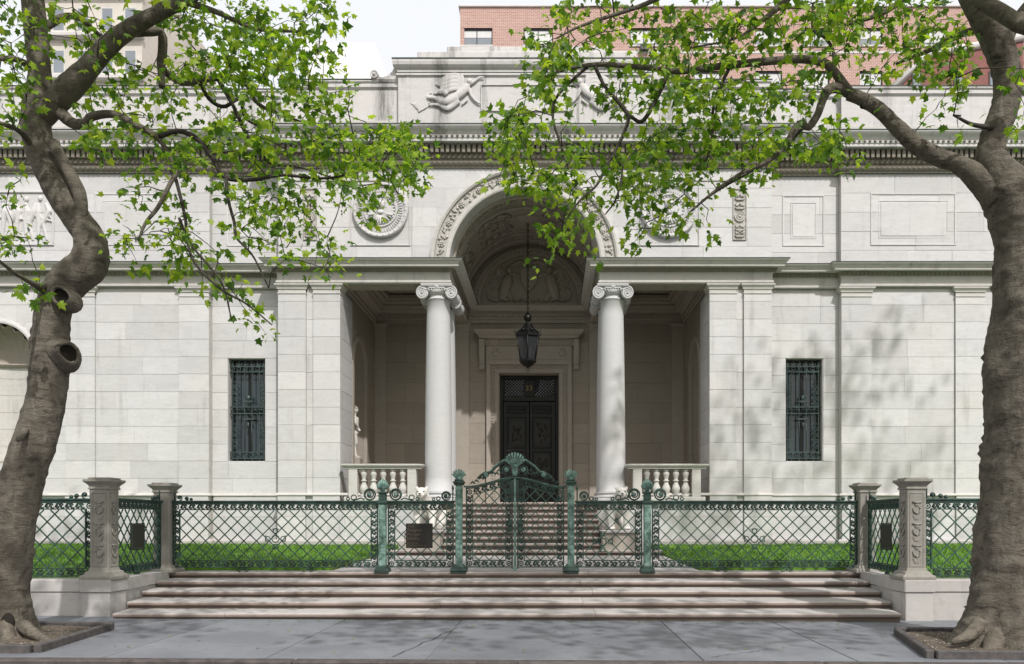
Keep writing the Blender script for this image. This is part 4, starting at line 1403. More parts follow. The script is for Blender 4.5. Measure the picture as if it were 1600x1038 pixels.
for sg in (-1, 1):
    g = MB(); pr = [(.0, 7.9), (.30, 7.9), (.30, 7.6), (.2, 7.35), (.16, 7.1), (.22, 7.0), (.16, 6.9), (.0, 6.86)]
    frc = lambda o, a, z: frB(sg * 1.62 + a, o, z)
    A = [frc(o_, -.09, z) for o_, z in pr]; B_ = [frc(o_, .09, z) for o_, z in pr]
    g.face(A); g.face(B_)
    for i in range(len(pr)): g.face([A[i], A[(i + 1) % len(pr)], B_[(i + 1) % len(pr)], B_[i]])
    g.build('console_bracket', M['loggia_trim'], lib)
    g = MB(); 
    for k in range(6): g.ball((sg * 1.16 + .09 * cos(k * pi / 3), .09, 7.45 + .1 * sin(k * pi / 3)), (.06, .035, .06), 6, 4, fr=frB)
    g.ball((sg * 1.16, .1, 7.45), (.08, .04, .1), 8, 5, fr=frB); g.build('carved_shield', M['loggia_trim'], lib)
door = thing('entrance_door', (XC, 28.05, 2.2), None, None); door.parent = lib; door.location = Vector((0, 5.05, 2.2))
fd = front(28.05)
g = MB()
for b_ in ((-1.02, -.92, 2.2, 6.75), (.92, 1.02, 2.2, 6.75), (-.92, .92, 5.85, 6.02), (-.92, .92, 6.62, 6.75), (-.20, .20, 6.02, 6.62), (-.92, -.86, 6.02, 6.62), (.86, .92, 6.02, 6.62)):
    g.bbox(b_[0], b_[1], -.1, .06, b_[2], b_[3], .012, fd)
g.build('door_frame', M['door'], door)
for sg in (-1, 1):
    a0, a1 = sorted((sg * .20, sg * .86))
    g = MB(); g.box(a0, a1, -.06, -.05, 6.02, 6.62, fd); g.build('transom_pane', M['sky_glass'], door)
    g = MB(); n = 7
    for k in range(-4, n + 2):
        x0 = a0 + k * .11
        for dr in (1, -1):
            p = [(x0, 6.02), (x0 + .6, 6.62)] if dr > 0 else [(x0, 6.62), (x0 + .6, 6.02)]
            (xa, za), (xb, zb) = p
            if xb < a0 or xa > a1: continue
            if xa < a0: za += (a0 - xa) * (zb - za) / (xb - xa); xa = a0
            if xb > a1: zb = za + (a1 - xa) * (zb - za) / (xb - xa); xb = a1
            g.tube([fd(xa, -.01, za), fd(xb, -.01, zb)], .014, 4)
    o = g.build('transom_lattice', M['door'], door)
    # leaf with carved panels
    lf = MB(); a0, a1 = sorted((sg * .008, sg * .915))
    lf.bbox(a0, a1, -.06, -.0, 2.21, 5.84, .01, fd)
    leaf = lf.build('door_leaf', M['door'], door)
    ca = sg * .44
    g = MB()
    for (z0, z1) in ((5.42, 5.70), (4.20, 5.30), (3.30, 4.10), (2.4, 3.2)):
        rect_frame(g, fd, ca - .34, ca + .34, z0, z1, .04, .03)
    g.build('panel_frame', M['door'], leaf)
    for zc, rz in ((4.75, .42), (3.70, .30), (2.8, .30)):
        g = MB(); oc = [(ca + .25 * max(-1, min(1, 1.25 * cos(t))), zc + rz * max(-1, min(1, 1.2 * sin(t)))) for t in [2 * pi * k / 24 for k in range(24)]]
        g.prism(oc, fd, -.01, .015)
        r7 = random.Random(int(zc * 100) + sg)
        for k in range(16): g.ball((ca + r7.uniform(-.17, .17), .02, zc + r7.uniform(-rz * .75, rz * .75)), (r7.uniform(.02, .05), .025, r7.uniform(.03, .09)), 6, 4, fr=fd)
        g.build('relief_panel', M['door_relief'], leaf)
    g = MB()
    for k in range(9): g.ball((ca - .28 + .07 * k, .01, 5.56 + .03 * (k % 2)), (.04, .02, .06), 6, 4, fr=fd)
    g.build('scroll_panel', M['door_relief'], leaf)
tm = text_mesh('33', .26, .008, M['gold'])
link('house_number', tm, door, fd(-.145, .07, 6.22), Matrix.Rotation(pi / 2, 3, 'X'))

# ------------------------------------------------------------------ balustrades
bal = MB(); bal.lathe([(.10, 0), (.10, .05), (.07, .07), (.075, .09), (.115, .20), (.12, .26), (.10, .33), (.065, .42), (.055, .47), (.085, .485), (.085, .51), (.055, .53), (.06, .57), (.075, .64), (.095, .71), (.09, .75), (.06, .79), (.09, .81), (.09, .86)], n=16)
bal = bal.mesh('baluster', M['marble_trim'])
for s, lab in ((-1, 'short marble balustrade beside the porch column, on the side of the dark lettered sign'), (1, 'short marble balustrade beside the porch column, on the side away from the lettered sign')):
    b = thing('balustrade', (XC + s * 4.05, 22.95, PORCH), lab, 'balustrade', 'balustrades of the porch')
    fr = (lambda a, o, z, s=s: (XC + s * a, 22.95 - o, z))
    g = MB(); g.bbox(2.97, 5.16, -.16, .16, 2.205, 2.36, .02, fr); g.build('plinth', M['marble_trim'], b)
    for a in (3.10, 4.78):
        g = MB(); g.bbox(a, a + .25, -.12, .12, 2.362, 3.15, .008, fr); g.build('post', M['marble_trim'], b)
    for k in range(5): link('baluster', bal, b, fr(3.50 + .278 * k, 0, 2.362), S=(1, 1, .788 / .86))
    lo, hi = sorted((XC + s * 2.99, XC + s * 5.14))
    g = MB(); g.sweep([(0, 3.152), (.03, 3.155), (.03, 3.19), (.06, 3.21), (.10, 3.25), (.10, 3.29), (-.1, 3.31)], [(lo, 23.05), (lo, 22.85), (hi, 22.85), (hi, 23.05)], closed=True)
    g.box(lo, hi, 22.86, 23.04, 3.2, 3.3); g.build('handrail', M['marble_trim'], b)

# ------------------------------------------------------------------ lionesses on pedestals
def lioness(s, label):
    px = XC + s * 2.50
    p = thing('lion_pedestal', (px, 21.3, .85), 'plain stone pedestal under the lioness ' + ('behind the dark lettered sign' if s < 0 else 'away from the lettered sign, forelegs above it'), 'pedestal', 'lion pedestals')
    g = MB(); g.bbox(px - .45, px + .45, 20.15, 22.6, .70, 1.36, .02); g.build('block', M['loggia_trim'], p)
    g = MB(); g.bbox(px - .49, px + .49, 20.08, 22.65, 1.362, 1.44, .02); g.build('cap', M['step'], p)
    L = thing('lioness_statue', (px, 21.3, 1.44), label, 'statue', 'lioness statues')
    # u: inward sideways, v: back from the front of the pedestal, h: up
    q = lambda u, v, h: (px - s * u, 20.25 + v, 1.44 + h)
    g = MB()
    def limb(pts, rs, sq=1.0):
        sm = catmull([(*q(*p_), r) for p_, r in zip(pts, rs)], 5)
        g.tube([k[:3] for k in sm], [k[3] for k in sm], 12, squash=sq)
    limb([(0.0, .42, .62), (.05, .8, .60), (.08, 1.3, .52), (.08, 1.75, .42)], [.24, .25, .24, .22])     # trunk, sloping to the seated haunch
    for du in (-.2, .28): limb([(du, 1.75, .36), (du, 1.5, .30), (du, 1.2, .16), (du, 1.0, .08)], [.22, .20, .12, .08])
    limb([(-.18, .42, .60), (-.20, .36, .34), (-.19, .32, .10), (-.19, .16, .055)], [.14, .095, .075, .085])
    limb([(.16, .42, .60), (.20, .34, .34), (.20, .22, .11), (.20, .06, .055)], [.14, .10, .078, .088])
    for fu, fv in ((-.19, .10), (.20, .0)):
        for k in (-1, 0, 1): g.ball(q(fu + k * .05, fv, .035), (.032, .06, .035), 6, 5)
    limb([(0, .46, .66), (-.02, .36, .80), (-.04, .26, .90)], [.21, .18, .155])                              # neck
    hd = Vector((-.05, .16, .95))
    g.ball(q(*hd), (.155, .17, .145), 12, 9)
    limb([tuple(hd + Vector((0, -.08, -.03))), tuple(hd + Vector((0, -.20, -.055))), tuple(hd + Vector((0, -.245, -.06)))], [.10, .085, .06])
    g.ball(q(*(hd + Vector((0, -.22, -.11)))), (.06, .05, .03), 8, 5)
    g.ball(q(*(hd + Vector((0, -.255, -.02)))), (.035, .025, .02), 6, 5)
    for e in (-1, 1):
        g.ball(q(*(hd + Vector((e * .125, .03, .12)))), (.05, .025, .055), 8, 6)
        g.ball(q(*(hd + Vector((e * .07, -.125, .055)))), (.045, .03, .022), 6, 5)
        g.ball(q(*(hd + Vector((e * .055, -.20, -.06)))), (.05, .05, .045), 8, 6)
    limb([(.2, 1.9, .3), (.34, 1.95, .12), (.40, 1.6, .05), (.42, 1.2, .05)], [.05, .045, .04, .045])
    b = sculpt('body', g, M['statue'], L, .016, 1)
    g = MB()
    for e in (-1, 1): g.ball(q(*(hd + Vector((e * .07, -.157, .03)))), (.022, .012, .013), 6, 4)
    g.ball(q(*(hd + Vector((0, -.285, -.025)))), (.03, .012, .014), 6, 4)
    g.tube([q(*(hd + Vector((u_, -.272, -.085)))) for u_ in (-.05, 0, .05)], .008, 4)
    o = g.build('carved_face', M['hollow'], b); o['kind'] = 'stuff'
lioness(-1, 'white marble lioness watching over the fence from its pedestal behind the dark lettered sign')
lioness(1, 'white marble lioness beside the stairs with both forelegs and paws in plain view')

# statue in the porch niche
st = thing('niche_statue', (XC - 5.45, 25.2, 3.3), 'pale nude stone figure standing in the niche inside the porch, half hidden by the wall', 'statue')
g = MB(); g.bbox(XC - 5.72, XC - 5.22, 24.95, 25.45, 3.305, 3.66, .03); g.build('pedestal', M['loggia_trim'], st)
g = MB()
bx, by, bz = XC - 5.44, 25.2, 3.66
def limbS(pts, rs):
    sm = catmull([(bx + a, by + b_, bz + c, r) for (a, b_, c), r in zip(pts, rs)], 5)
    g.tube([k[:3] for k in sm], [k[3] for k in sm], 10)
limbS([(.05, -.05, .04), (.02, -.05, .35), (.06, -.05, .45), (.0, -.06, .78)], [.05, .05, .065, .095])
limbS([(-.02, .1, .04), (-.02, .09, .4), (.02, .08, .78)], [.05, .06, .095])
limbS([(0, .0, .75), (.01, .0, .95), (0, .0, 1.15), (0, 0, 1.28)], [.14, .12, .145, .12])
limbS([(0, 0, 1.28), (.01, 0, 1.4)], [.055, .05])
limbS([(.02, -.15, 1.24), (.10, -.22, 1.05), (.16, -.12, .92)], [.055, .045, .035])
limbS([(.02, .15, 1.24), (.04, .21, 1.0), (.14, .16, .85)], [.055, .045, .035])
g.ball((bx + .03, by, bz + 1.5), (.095, .085, .115), 10, 8)
g.ball((bx + .11, by, bz + 1.48), (.02, .018, .03), 6, 4)
for e in (-1, 1): g.ball((bx + .1, by + e * .035, bz + 1.52), (.012, .018, .01), 6, 4)
for k in (-1, 1): g.ball((bx + .08, by - .05 + (.15 if k > 0 else 0), bz + .03), (.10, .04, .03), 8, 5)
body = sculpt('body', g, M['statue'], st, .014, 2)
g = MB()
for k in range(22):
    t, u_ = RND.uniform(0, 2 * pi), RND.uniform(.1, 1)
    g.ball((bx + .02 + .1 * cos(t) * (1 - u_ * .5) - .02, by + .095 * sin(t) * (1 - u_ * .5), bz + 1.53 + .08 * u_), .03, 6, 4)
g.build('hair', M['loggia'], body)

# ------------------------------------------------------------------ hanging lantern
la = thing('hanging_lantern', (XC + .02, 25.3, 6.42), 'large dark iron lantern with tapering glazed sides hanging on a long chain in the archway', 'lantern')
lx, ly = XC + .02, 25.3
g = MB()
zc = 8.24
k = 0
while zc < 11.0:
    n = 10
    pts = [((lx + .028 * cos(2 * pi * j / n)) if k % 2 else lx, ly if k % 2 else ly + .028 * cos(2 * pi * j / n), zc + .055 * sin(2 * pi * j / n) + .055) for j in range(n)]
    g.tube(pts, .011, 4, closed=True); zc += .088; k += 1
o = g.build('chain', M['lantern'], la)
g = MB(); g.lathe([(.001, 8.26), (.05, 8.24), (.05, 8.2), (.10, 8.17), (.125, 8.09), (.11, 8.02), (.06, 7.97), (.05, 7.93), (.09, 7.9)], (lx, ly, 0), 14); g.build('finial', M['lantern'], la)
g = MB(); g.lathe([(.09, 7.92), (.11, 7.85), (.20, 7.74), (.30, 7.63), (.38, 7.56), (.42, 7.52), (.42, 7.48), (.39, 7.46)], (lx, ly, 0), 6, smooth=False, a0=pi / 6)
for j in range(6):
    t = pi / 6 + j * pi / 3
    g.tube([(lx + r * cos(t), ly + r * sin(t), z) for r, z in ((.10, 7.9), (.22, 7.76), (.40, 7.56), (.47, 7.60), (.46, 7.66))], [.02, .022, .022, .018, .01], 5)
    t += pi / 6
    g.ball((lx + .28 * cos(t), ly + .28 * sin(t), 7.66), (.06, .06, .05), 6, 5)
g.build('roof', M['lantern'], la)
for j in range(6):
    t = pi / 6 + j * pi / 3; t2 = t + pi / 3
    g = MB(); g.tube([(lx + r * cos(t), ly + r * sin(t), z) for r, z in ((.385, 7.47), (.27, 6.74))], .022, 6); g.build('corner_bar', M['lantern'], la)
    g = MB(); A = [(lx + r * cos(tt), ly + r * sin(tt), z) for tt, r, z in ((t, .375, 7.46), (t2, .375, 7.46), (t2, .262, 6.75), (t, .262, 6.75))]
    Bq = [(lx + (x - lx) * .975, ly + (y - ly) * .975, z) for x, y, z in A]
    g.face(A); g.face(Bq)
    for i in range(4): g.face([A[i], A[(i + 1) % 4], Bq[(i + 1) % 4], Bq[i]])
    g.build('pane', M['lantern_glass'], la)
g = MB(); g.lathe([(.25, 6.78), (.30, 6.76), (.30, 6.70), (.24, 6.66), (.16, 6.58), (.06, 6.53), (.03, 6.50)], (lx, ly, 0), 6, smooth=False, a0=pi / 6)
g.tube([(lx + .045 * cos(2 * pi * j / 10), ly, 6.45 + .06 * sin(2 * pi * j / 10)) for j in range(10)], .012, 5, closed=True); g.build('base', M['lantern'], la)
g = MB()
for j in range(3):
    t = j * 2 * pi / 3
    g.lathe([(.022, 6.78), (.022, 7.05), (.018, 7.06), (.03, 7.12), (.02, 7.2), (.001, 7.24)], (lx + .07 * cos(t), ly + .07 * sin(t), 0), 8)
g.build('candle_lamp', M['blind'], la)
# ------------------------------------------------------------------ low walls and piers
for s in (-1, 1):
    side = 'beside the leaning trunk' if s < 0 else 'beside the thick upright trunk'
    lw = thing('low_wall', (XC + s * 12, 14.0, 0), 'low pale marble wall carrying the iron railing ' + side, 'low wall', 'low walls along the sidewalk')
    fr = (lambda a, o, z, s=s: (XC + s * a, 13.85 - o, z))
    cuts = [7.30, 8.35, 9.9, 11.6, 13.3, 15.0, 16.8, 18.4]
    for a, b_ in zip(cuts, cuts[1:]):
        g = MB(); g.bbox(a + .003, b_ - .003, -.40, 0, -.14, .447, .008, fr); g.build('wall_block', M['lowwall'], lw)
        g = MB(); g.bbox(a + .003, b_ - .003, -.42, .022, .452, .67, .015, fr); g.build('coping_stone', M['lowwall'], lw)
    # flank beside the steps, widening towards the gate line
    inn = lambda y: 6.86 + (y - 14.2) * .113
    for y0, y1 in ((14.27, 15.35), (15.35, 16.44)):
        for nm, z0, z1, e in (('wall_block', -.14, .447, 0), ('coping_stone', .452, .665, .02)):
            g = MB()
            poly = [(XC + s * (inn(y0) - e), y0 + .003), (XC + s * (inn(y1) - e), y1 - .003), (XC + s * (inn(y1) + .36), y1 - .003), (XC + s * (inn(y0) + .36), y0 + .003)]
            planslab(g, poly, z0, z1 - (.012 if y0 > 15 else 0)); g.build(nm, M['lowwall'], lw)


def pier(u, y, base_z, top_z, plinth, label, carved):
    x = XC + u
    p = thing('stone_pier', (x, y, base_z), label, 'pier', 'stone piers of the railing')
    if plinth:
        g = MB(); g.bbox(x - .24, x + .24, y - .27, y + .27, -.14, .447, .01); g.bbox(x - .265, x + .265, y - .295, y + .295, .452, .67, .015); g.build('plinth', M['lowwall'], p)
    ring = lambda h: [(x - h, y - h), (x + h, y - h), (x + h, y + h), (x - h, y + h)]
    g = MB(); g.sweep([(.12, base_z), (.12, base_z + .05), (.10, base_z + .075), (.07, base_z + .09), (.05, base_z + .13), (.015, base_z + .15), (0, base_z + .2)], ring(.165), closed=True); g.build('base', M['pier'], p)
    g = MB(); g.bbox(x - .165, x + .165, y - .165, y + .165, base_z + .02, top_z - .17, .012)
    for fx, fy in (((0, -1)), (1, 0), (-1, 0)):
        fr = (lambda a, o, z: (x + a, y - .165 - o, z)) if fy else ((lambda a, o, z: (x + .165 + o, y + a, z)) if fx > 0 else (lambda a, o, z: (x - .165 - o, y + a, z)))
        if carved:
            rect_frame(g, fr, -.125, .125, base_z + .22, top_z - .26, .018, .008)
            z = base_z + .30; k = 0
            while z < top_z - .36:
                if k % 3 == 0:
                    g.prism([(-.07, z + .07), (.07, z + .07), (.035, z - .01), (-.035, z - .01)], fr, -.002, .011)
                    g.ball((0, .01, z + .1), (.03, .02, .03), 6, 4, fr=fr)
                elif k % 3 == 1:
                    for sg in (-1, 1): g.tube([fr(0, .008, z - .04), fr(sg * .05, .016, z), fr(sg * .07, .01, z + .06), fr(sg * .03, .008, z + .08)], [.009, .014, .011, .006], 5)
                else:
                    g.ball((0, .003, z), (.045, .016, .04), 8, 5, fr=fr); g.tube([fr(-.08, .01, z + .05), fr(0, .02, z + .03), fr(.08, .01, z + .05)], .014, 5)
                z += .125; k += 1
    g.build('shaft', M['pier'], p)
    g = MB(); g.sweep([(.0, top_z - .21), (.02, top_z - .20), (.02, top_z - .18), (.005, top_z - .165), (.02, top_z - .13), (.06, top_z - .09), (.08, top_z - .07), (.08, top_z - .035), (-.08, top_z - .03)], ring(.165), closed=True)
    g.bbox(x - .19, x + .19, y - .19, y + .19, top_z - .05, top_z, .01); g.build('capital', M['pier'], p)


pier(-7.08, 14.02, .67, 2.44, True, 'carved stone pier at the foot of the steps, nearest the leaning trunk', True)
pier(7.08, 14.02, .67, 2.44, True, 'carved stone pier at the foot of the steps, nearest the thick upright trunk', True)
pier(-7.27, 16.62, .62, 2.47, False, 'plain slim stone pier at the top of the steps, nearest the leaning trunk', False)
pier(7.27, 16.62, .62, 2.47, False, 'plain slim stone pier at the top of the steps, nearest the thick upright trunk', False)

# ------------------------------------------------------------------ bronze railings and gate
def scroll_mesh(name, L, H, mat, th=.011):
    g = MB()
    pts = []
    for k in range(7):
        t = k / 6
        pts.append((-L * .48 + L * .9 * t, 0, H * .36 * sin(t * 2 * pi - .6)))
    g.tube(pts, [th, th * 1.3, th * 1.3, th * 1.2, th * 1.3, th * 1.3, th], 4)
    for cx, cz, sg in ((L * .14, H * .10, 1), (-L * .26, -H * .08, -1)):
        g.tube([(cx + H * .24 * (1 - k / 7) * cos(sg * k * 1.15), 0, cz + H * .24 * (1 - k / 7) * sin(sg * k * 1.15)) for k in range(6)], th, 4)
    return g.mesh(name, mat)


SCROLL = scroll_mesh('scroll', .17, .13, M['iron'], .0155)
g = MB(); g.box(-.010, .010, -.008, .008, -.5, .5); BAR = g.mesh('lattice_bar', M['lattice'])
g = MB(); g.ball((0, 0, 0), (.022, .014, .022), 6, 4); STUD = g.mesh('stud', M['iron'])


class Panel:
    """a flat railing panel running from p0 to p1 in plan"""
    def __init__(s_, p0, p1):
        s_.p0 = Vector((p0[0], p0[1], 0)); d = Vector((p1[0] - p0[0], p1[1] - p0[1], 0))
        s_.L = d.length; s_.u = d / s_.L; s_.n = Vector((s_.u.y, -s_.u.x, 0))
    def fr(s_, a, o, z):
        q = s_.p0 + s_.u * a + s_.n * o
        return (q.x, q.y, z)
    def rot(s_, ang=0.0):
        """in-plane turn: x axis to angle ang above the panel direction"""
        x = s_.u * cos(ang) + Vector((0, 0, sin(ang))); z = s_.u * -sin(ang) + Vector((0, 0, cos(ang)))
        y = z.cross(x)
        return Matrix((x, y, z)).transposed()


def lattice(panel, parent, a0, a1, z0, ztop, pitch=.262):
    """diagonal bars clipped to the opening below ztop(a)"""
    H = max(ztop(a0), ztop(a1), ztop((a0 + a1) / 2)) - z0
    n = max(2, round((a1 - a0) / pitch)); pitch = (a1 - a0) / n
    for dr in (1, -1):
        k0 = -int(H / pitch) - 2
        for k in range(k0, n + 1) if dr > 0 else range(0, n - k0 + 1):
            xs0 = a0 + (k + .5) * pitch
            # walk along the diagonal and keep the inside run
            run = []
            for i in range(161):
                t = i / 160 * (H + .02)
                a = xs0 + dr * t; z = z0 + t
                if a0 - 1e-6 <= a <= a1 + 1e-6 and z <= ztop(min(max(a, a0), a1)) + 1e-6: run.append((a, z))
            if len(run) < 5: continue
            (A, Z), (B_, Y) = run[0], run[-1]
            ln = hypot(B_ - A, Y - Z)
            if ln < .06: continue
            ang = atan2(Y - Z, B_ - A) - pi / 2
            c = panel.fr((A + B_) / 2, .006 * dr, (Z + Y) / 2)
            link('lattice_bar', BAR, parent, c, panel.rot(ang), (1, 1, ln))


def scroll_row(panel, parent, a0, z0, a1, z1, pitch=.175):
    ln = hypot(a1 - a0, z1 - z0); n = max(1, round(ln / pitch)); ang = atan2(z1 - z0, a1 - a0)
    for k in range(n):
        t = (k + .5) / n
        link('scroll', SCROLL, parent, panel.fr(a0 + (a1 - a0) * t, 0, z0 + (z1 - z0) * t), panel.rot(ang), (ln / n / .175, 1, 1))


def ring_pts(panel, a, z, r, n=12, o=0.0): return [panel.fr(a + r * cos(2 * pi * k / n), o, z + r * sin(2 * pi * k / n)) for k in range(n)]


def volute(mb, panel, a, z, r, sg=1, turns=1.9, ra=.016, o=0.0):
    pts, rs = [], []
    n = 26
    for k in range(n + 1):
        t = k / n; rr = r * (1 - t * .86); an = -pi / 2 + sg * t * turns * 2 * pi
        pts.append(panel.fr(a + rr * cos(an), o, z + rr * sin(an))); rs.append(ra * (1.15 - .4 * t))
    mb.tube(pts, rs, 5)
    c = panel.fr(a, o, z); mb.ball(c, (.035, .035, .035), 8, 5)


def rail_panel(parent, p, a0, a1, zb=.714, zr=2.04, top=True, band=.145, rosette=None, feet=()):
    """one framed stretch: rails, scroll border, lattice"""
    g = MB()
    g.box(a0, a0 + .03, -.018, .018, zb - .05, zr, p.fr); g.box(a1 - .03, a1, -.018, .018, zb - .05, zr, p.fr)
    g.box(a0 + .03, a1 - .03, -.018, .018, zb, zb + .024, p.fr); g.box(a0 + .03, a1 - .03, -.018, .018, zr - .024, zr, p.fr)
    i0, i1, j0, j1 = a0 + .03 + band * .86, a1 - .03 - band * .86, zb + .024 + band * .9, zr - .024 - band * .78
    for b_ in ((i0 - .022, i0, j0 - .022, j1 + .022), (i1, i1 + .022, j0 - .022, j1 + .022), (i0, i1, j0 - .022, j0), (i0, i1, j1, j1 + .022)):
        g.box(b_[0], b_[1], -.016, .016, b_[2], b_[3], p.fr)
    for a in feet:
        for sg in (-1, 1):
            g.tube([p.fr(a + sg * x, 0, zb - z) for x, z in ((.02, .0), (.10, .02), (.12, .06), (.07, .085), (.04, .055), (.07, .035))], .012, 4)
        g.ball(p.fr(a, 0, zb - .035), (.03, .02, .035), 6, 4)
    g.build('frame', M['iron'], parent)
    if top:
        g = MB(); g.bbox(a0 - .03, a1 + .03, -.045, .045, zr + .022, zr + .062, .012, p.fr); g.box(a0 - .01, a1 + .01, -.025, .025, zr + .001, zr + .023, p.fr)
        g.build('top_rail', M['iron'], parent)
    zc0, zc1 = (zb + .024 + j0 - .022) / 2, (zr - .024 + j1 + .022) / 2
    ac0, ac1 = (a0 + .03 + i0 - .022) / 2, (a1 - .03 + i1 + .022) / 2
    scroll_row(p, parent, i0, zc1, i1, zc1); scroll_row(p, parent, i1, zc0, i0, zc0)
    scroll_row(p, parent, ac0, j1, ac0, j0); scroll_row(p, parent, ac1, j0, ac1, j1)
    g = MB()
    for a in (ac0, ac1):
        for z in (zc0, zc1):
            g.tube(ring_pts(p, a, z, .045, 10), .012, 4, closed=True); g.ball(p.fr(a, 0, z), (.022, .02, .022), 6, 4)
    o = g.build('corner_rosette', M['iron'], parent); o['kind'] = 'stuff'
    lattice(p, parent, i0, i1, j0, lambda a: j1)
    if rosette:
        for a, z in rosette:
            g = MB()
            g.tube(ring_pts(p, a, z, .075, 12), .012, 4, closed=True)
            for k in range(4):
                t = k * pi / 2
                ca, cz = a + .16 * cos(t), z + .16 * sin(t)
                g.tube(ring_pts(p, ca, cz, .05, 8), .011, 4, closed=True)
                g.tube([p.fr(a + .21 * cos(t + q_), 0, z + .21 * sin(t + q_)) for q_ in (-.35, 0, .35)], .01, 4)
            g.build('rosette', M['lattice'], parent)


YF = 16.6
def bud_post(u, label):
    x = XC + u
    t = thing('railing_post', (x, YF, .62), label, 'post', 'bud topped railing posts')
    g = MB(); g.bbox(x - .15, x + .15, YF - .15, YF + .15, .60, .65, .012); g.sweep([(.06, .65), (.05, .70), (.01, .73), (0, .76)], [(x - .085, YF - .085), (x + .085, YF - .085), (x + .085, YF + .085), (x - .085, YF + .085)], closed=True); g.build('foot', M['iron'], t)
    g = MB(); g.bbox(x - .072, x + .072, YF - .072, YF + .072, .70, 2.02, .012)
    for z in (1.0, 1.06, 1.66, 1.72): g.bbox(x - .076, x + .076, YF - .076, YF + .076, z, z + .014, .004)
    for k in range(5): g.ball((x, YF - .073, 1.15 + .1 * k), (.03, .008, .035), 6, 4)
    g.build('shaft', M['verdigris'], t)
    g = MB(); g.bbox(x - .12, x + .12, YF - .10, YF + .10, 2.025, 2.11, .02); g.bbox(x - .075, x + .075, YF - .075, YF + .075, 2.11, 2.24, .012); g.bbox(x - .095, x + .095, YF - .095, YF + .095, 2.24, 2.285, .015); g.build('head', M['iron'], t)
    g = MB(); g.lathe([(.05, 2.28), (.045, 2.32), (.085, 2.34), (.105, 2.40), (.095, 2.46), (.06, 2.51), (.02, 2.55), (.001, 2.56)], (x, YF, 0), 14)
    for k in range(8):
        an = 2 * pi * k / 8
        g.tube([(x + r * cos(an), YF + r * sin(an), z) for r, z in ((.09, 2.34), (.112, 2.40), (.09, 2.47), (.03, 2.535))], [.016, .02, .016, .006], 5)
    g.build('bud_finial', M['verdigris'], t)
    p = Panel((x - .5, YF), (x + .5, YF))
    for sg in (-1, 1):
        g = MB()
        volute(g, p, .5 + sg * .27, 2.23, .115, sg); g.tube(ring_pts(p, .5 + sg * .27, 2.23, .115), .018, 5, closed=True)
        g.tube([p.fr(.5 + sg * a, 0, z) for a, z in ((.38, 2.12), (.45, 2.16), (.52, 2.13), (.62, 2.12))], .014, 4)
        for a, r in ((.60, .055), (.72, .032)): g.tube(ring_pts(p, .5 + sg * a, 2.11 + r, r, 10), .012, 4, closed=True)
        g.build('scroll_bracket', M['iron'], t)
        g = MB(); g.ball(p.fr(.5 + sg * .27, .02, 2.23), (.045, .03, .045), 8, 5); g.build('boss', M['verdigris'], t)


def shell(mb, x, y, z, w, h, n=7, th=.02):
    for k in range(n):
        an = radians(-74 + 148 * k / (n - 1))
        tip = (x + w * sin(an), y, z + h * (.35 + .65 * cos(an)) )
        mid = (x + w * .62 * sin(an), y - .02, z + h * .55 * (.25 + .75 * cos(an)))
        mb.tube([(x, y, z), mid, tip, (tip[0] + .012 * sin(an), y - .015, tip[2] - .01)], [th * .5, th * .9, th * 1.2, th * .6], 6)
    mb.ball((x, y - .02, z + .02), (.05, .035, .04), 8, 5)


def gate_post(u, label):
    x = XC + u
    t = thing('gate_post', (x, YF, .62), label, 'gate post', 'shell topped gate posts')
    g = MB(); g.bbox(x - .16, x + .16, YF - .16, YF + .16, .60, .65, .015); g.sweep([(.08, .655), (.07, .70), (.02, .74), (.0, .78)], [(x - .095, YF - .095), (x + .095, YF - .095), (x + .095, YF + .095), (x - .095, YF + .095)], closed=True); g.build('foot', M['iron'], t)
    g = MB(); g.bbox(x - .07, x + .07, YF - .07, YF + .07, .72, 2.42, .014)
    for a in (-.05, .05): g.box(x + a - .006, x + a + .006, YF - .076, YF - .068, .85, 2.3)
    for k in range(14): g.ball((x, YF - .071, .92 + .1 * k), (.03, .008, .04), 6, 4)
    g.build('shaft', M['verdigris'], t)
    g = MB(); g.bbox(x - .10, x + .10, YF - .10, YF + .10, 2.42, 2.46, .01); g.bbox(x - .12, x + .12, YF - .12, YF + .12, 2.46, 2.50, .01); g.bbox(x - .09, x + .09, YF - .09, YF + .09, 2.50, 2.54, .01); g.build('cap', M['iron'], t)
    g = MB(); shell(g, x, YF - .03, 2.54, .135, .21, 7, .021); g.lathe([(.09, 2.53), (.06, 2.58), (.03, 2.62)], (x, YF, 0), 10); g.build('shell_finial', M['verdigris'], t)


def end_scrolls(mb, p, a, sg, z=2.1):
    for d_, r in ((.12, .06), (.26, .045), (.36, .028)): 
        volute(mb, p, a + sg * d_, z + r, r, sg, 1.3, .012)
    mb.tube([p.fr(a + sg * .02, 0, z), p.fr(a + sg * .02, 0, z + .16), p.fr(a + sg * .02, 0, z + .24)], [.016, .018, .003], 5)


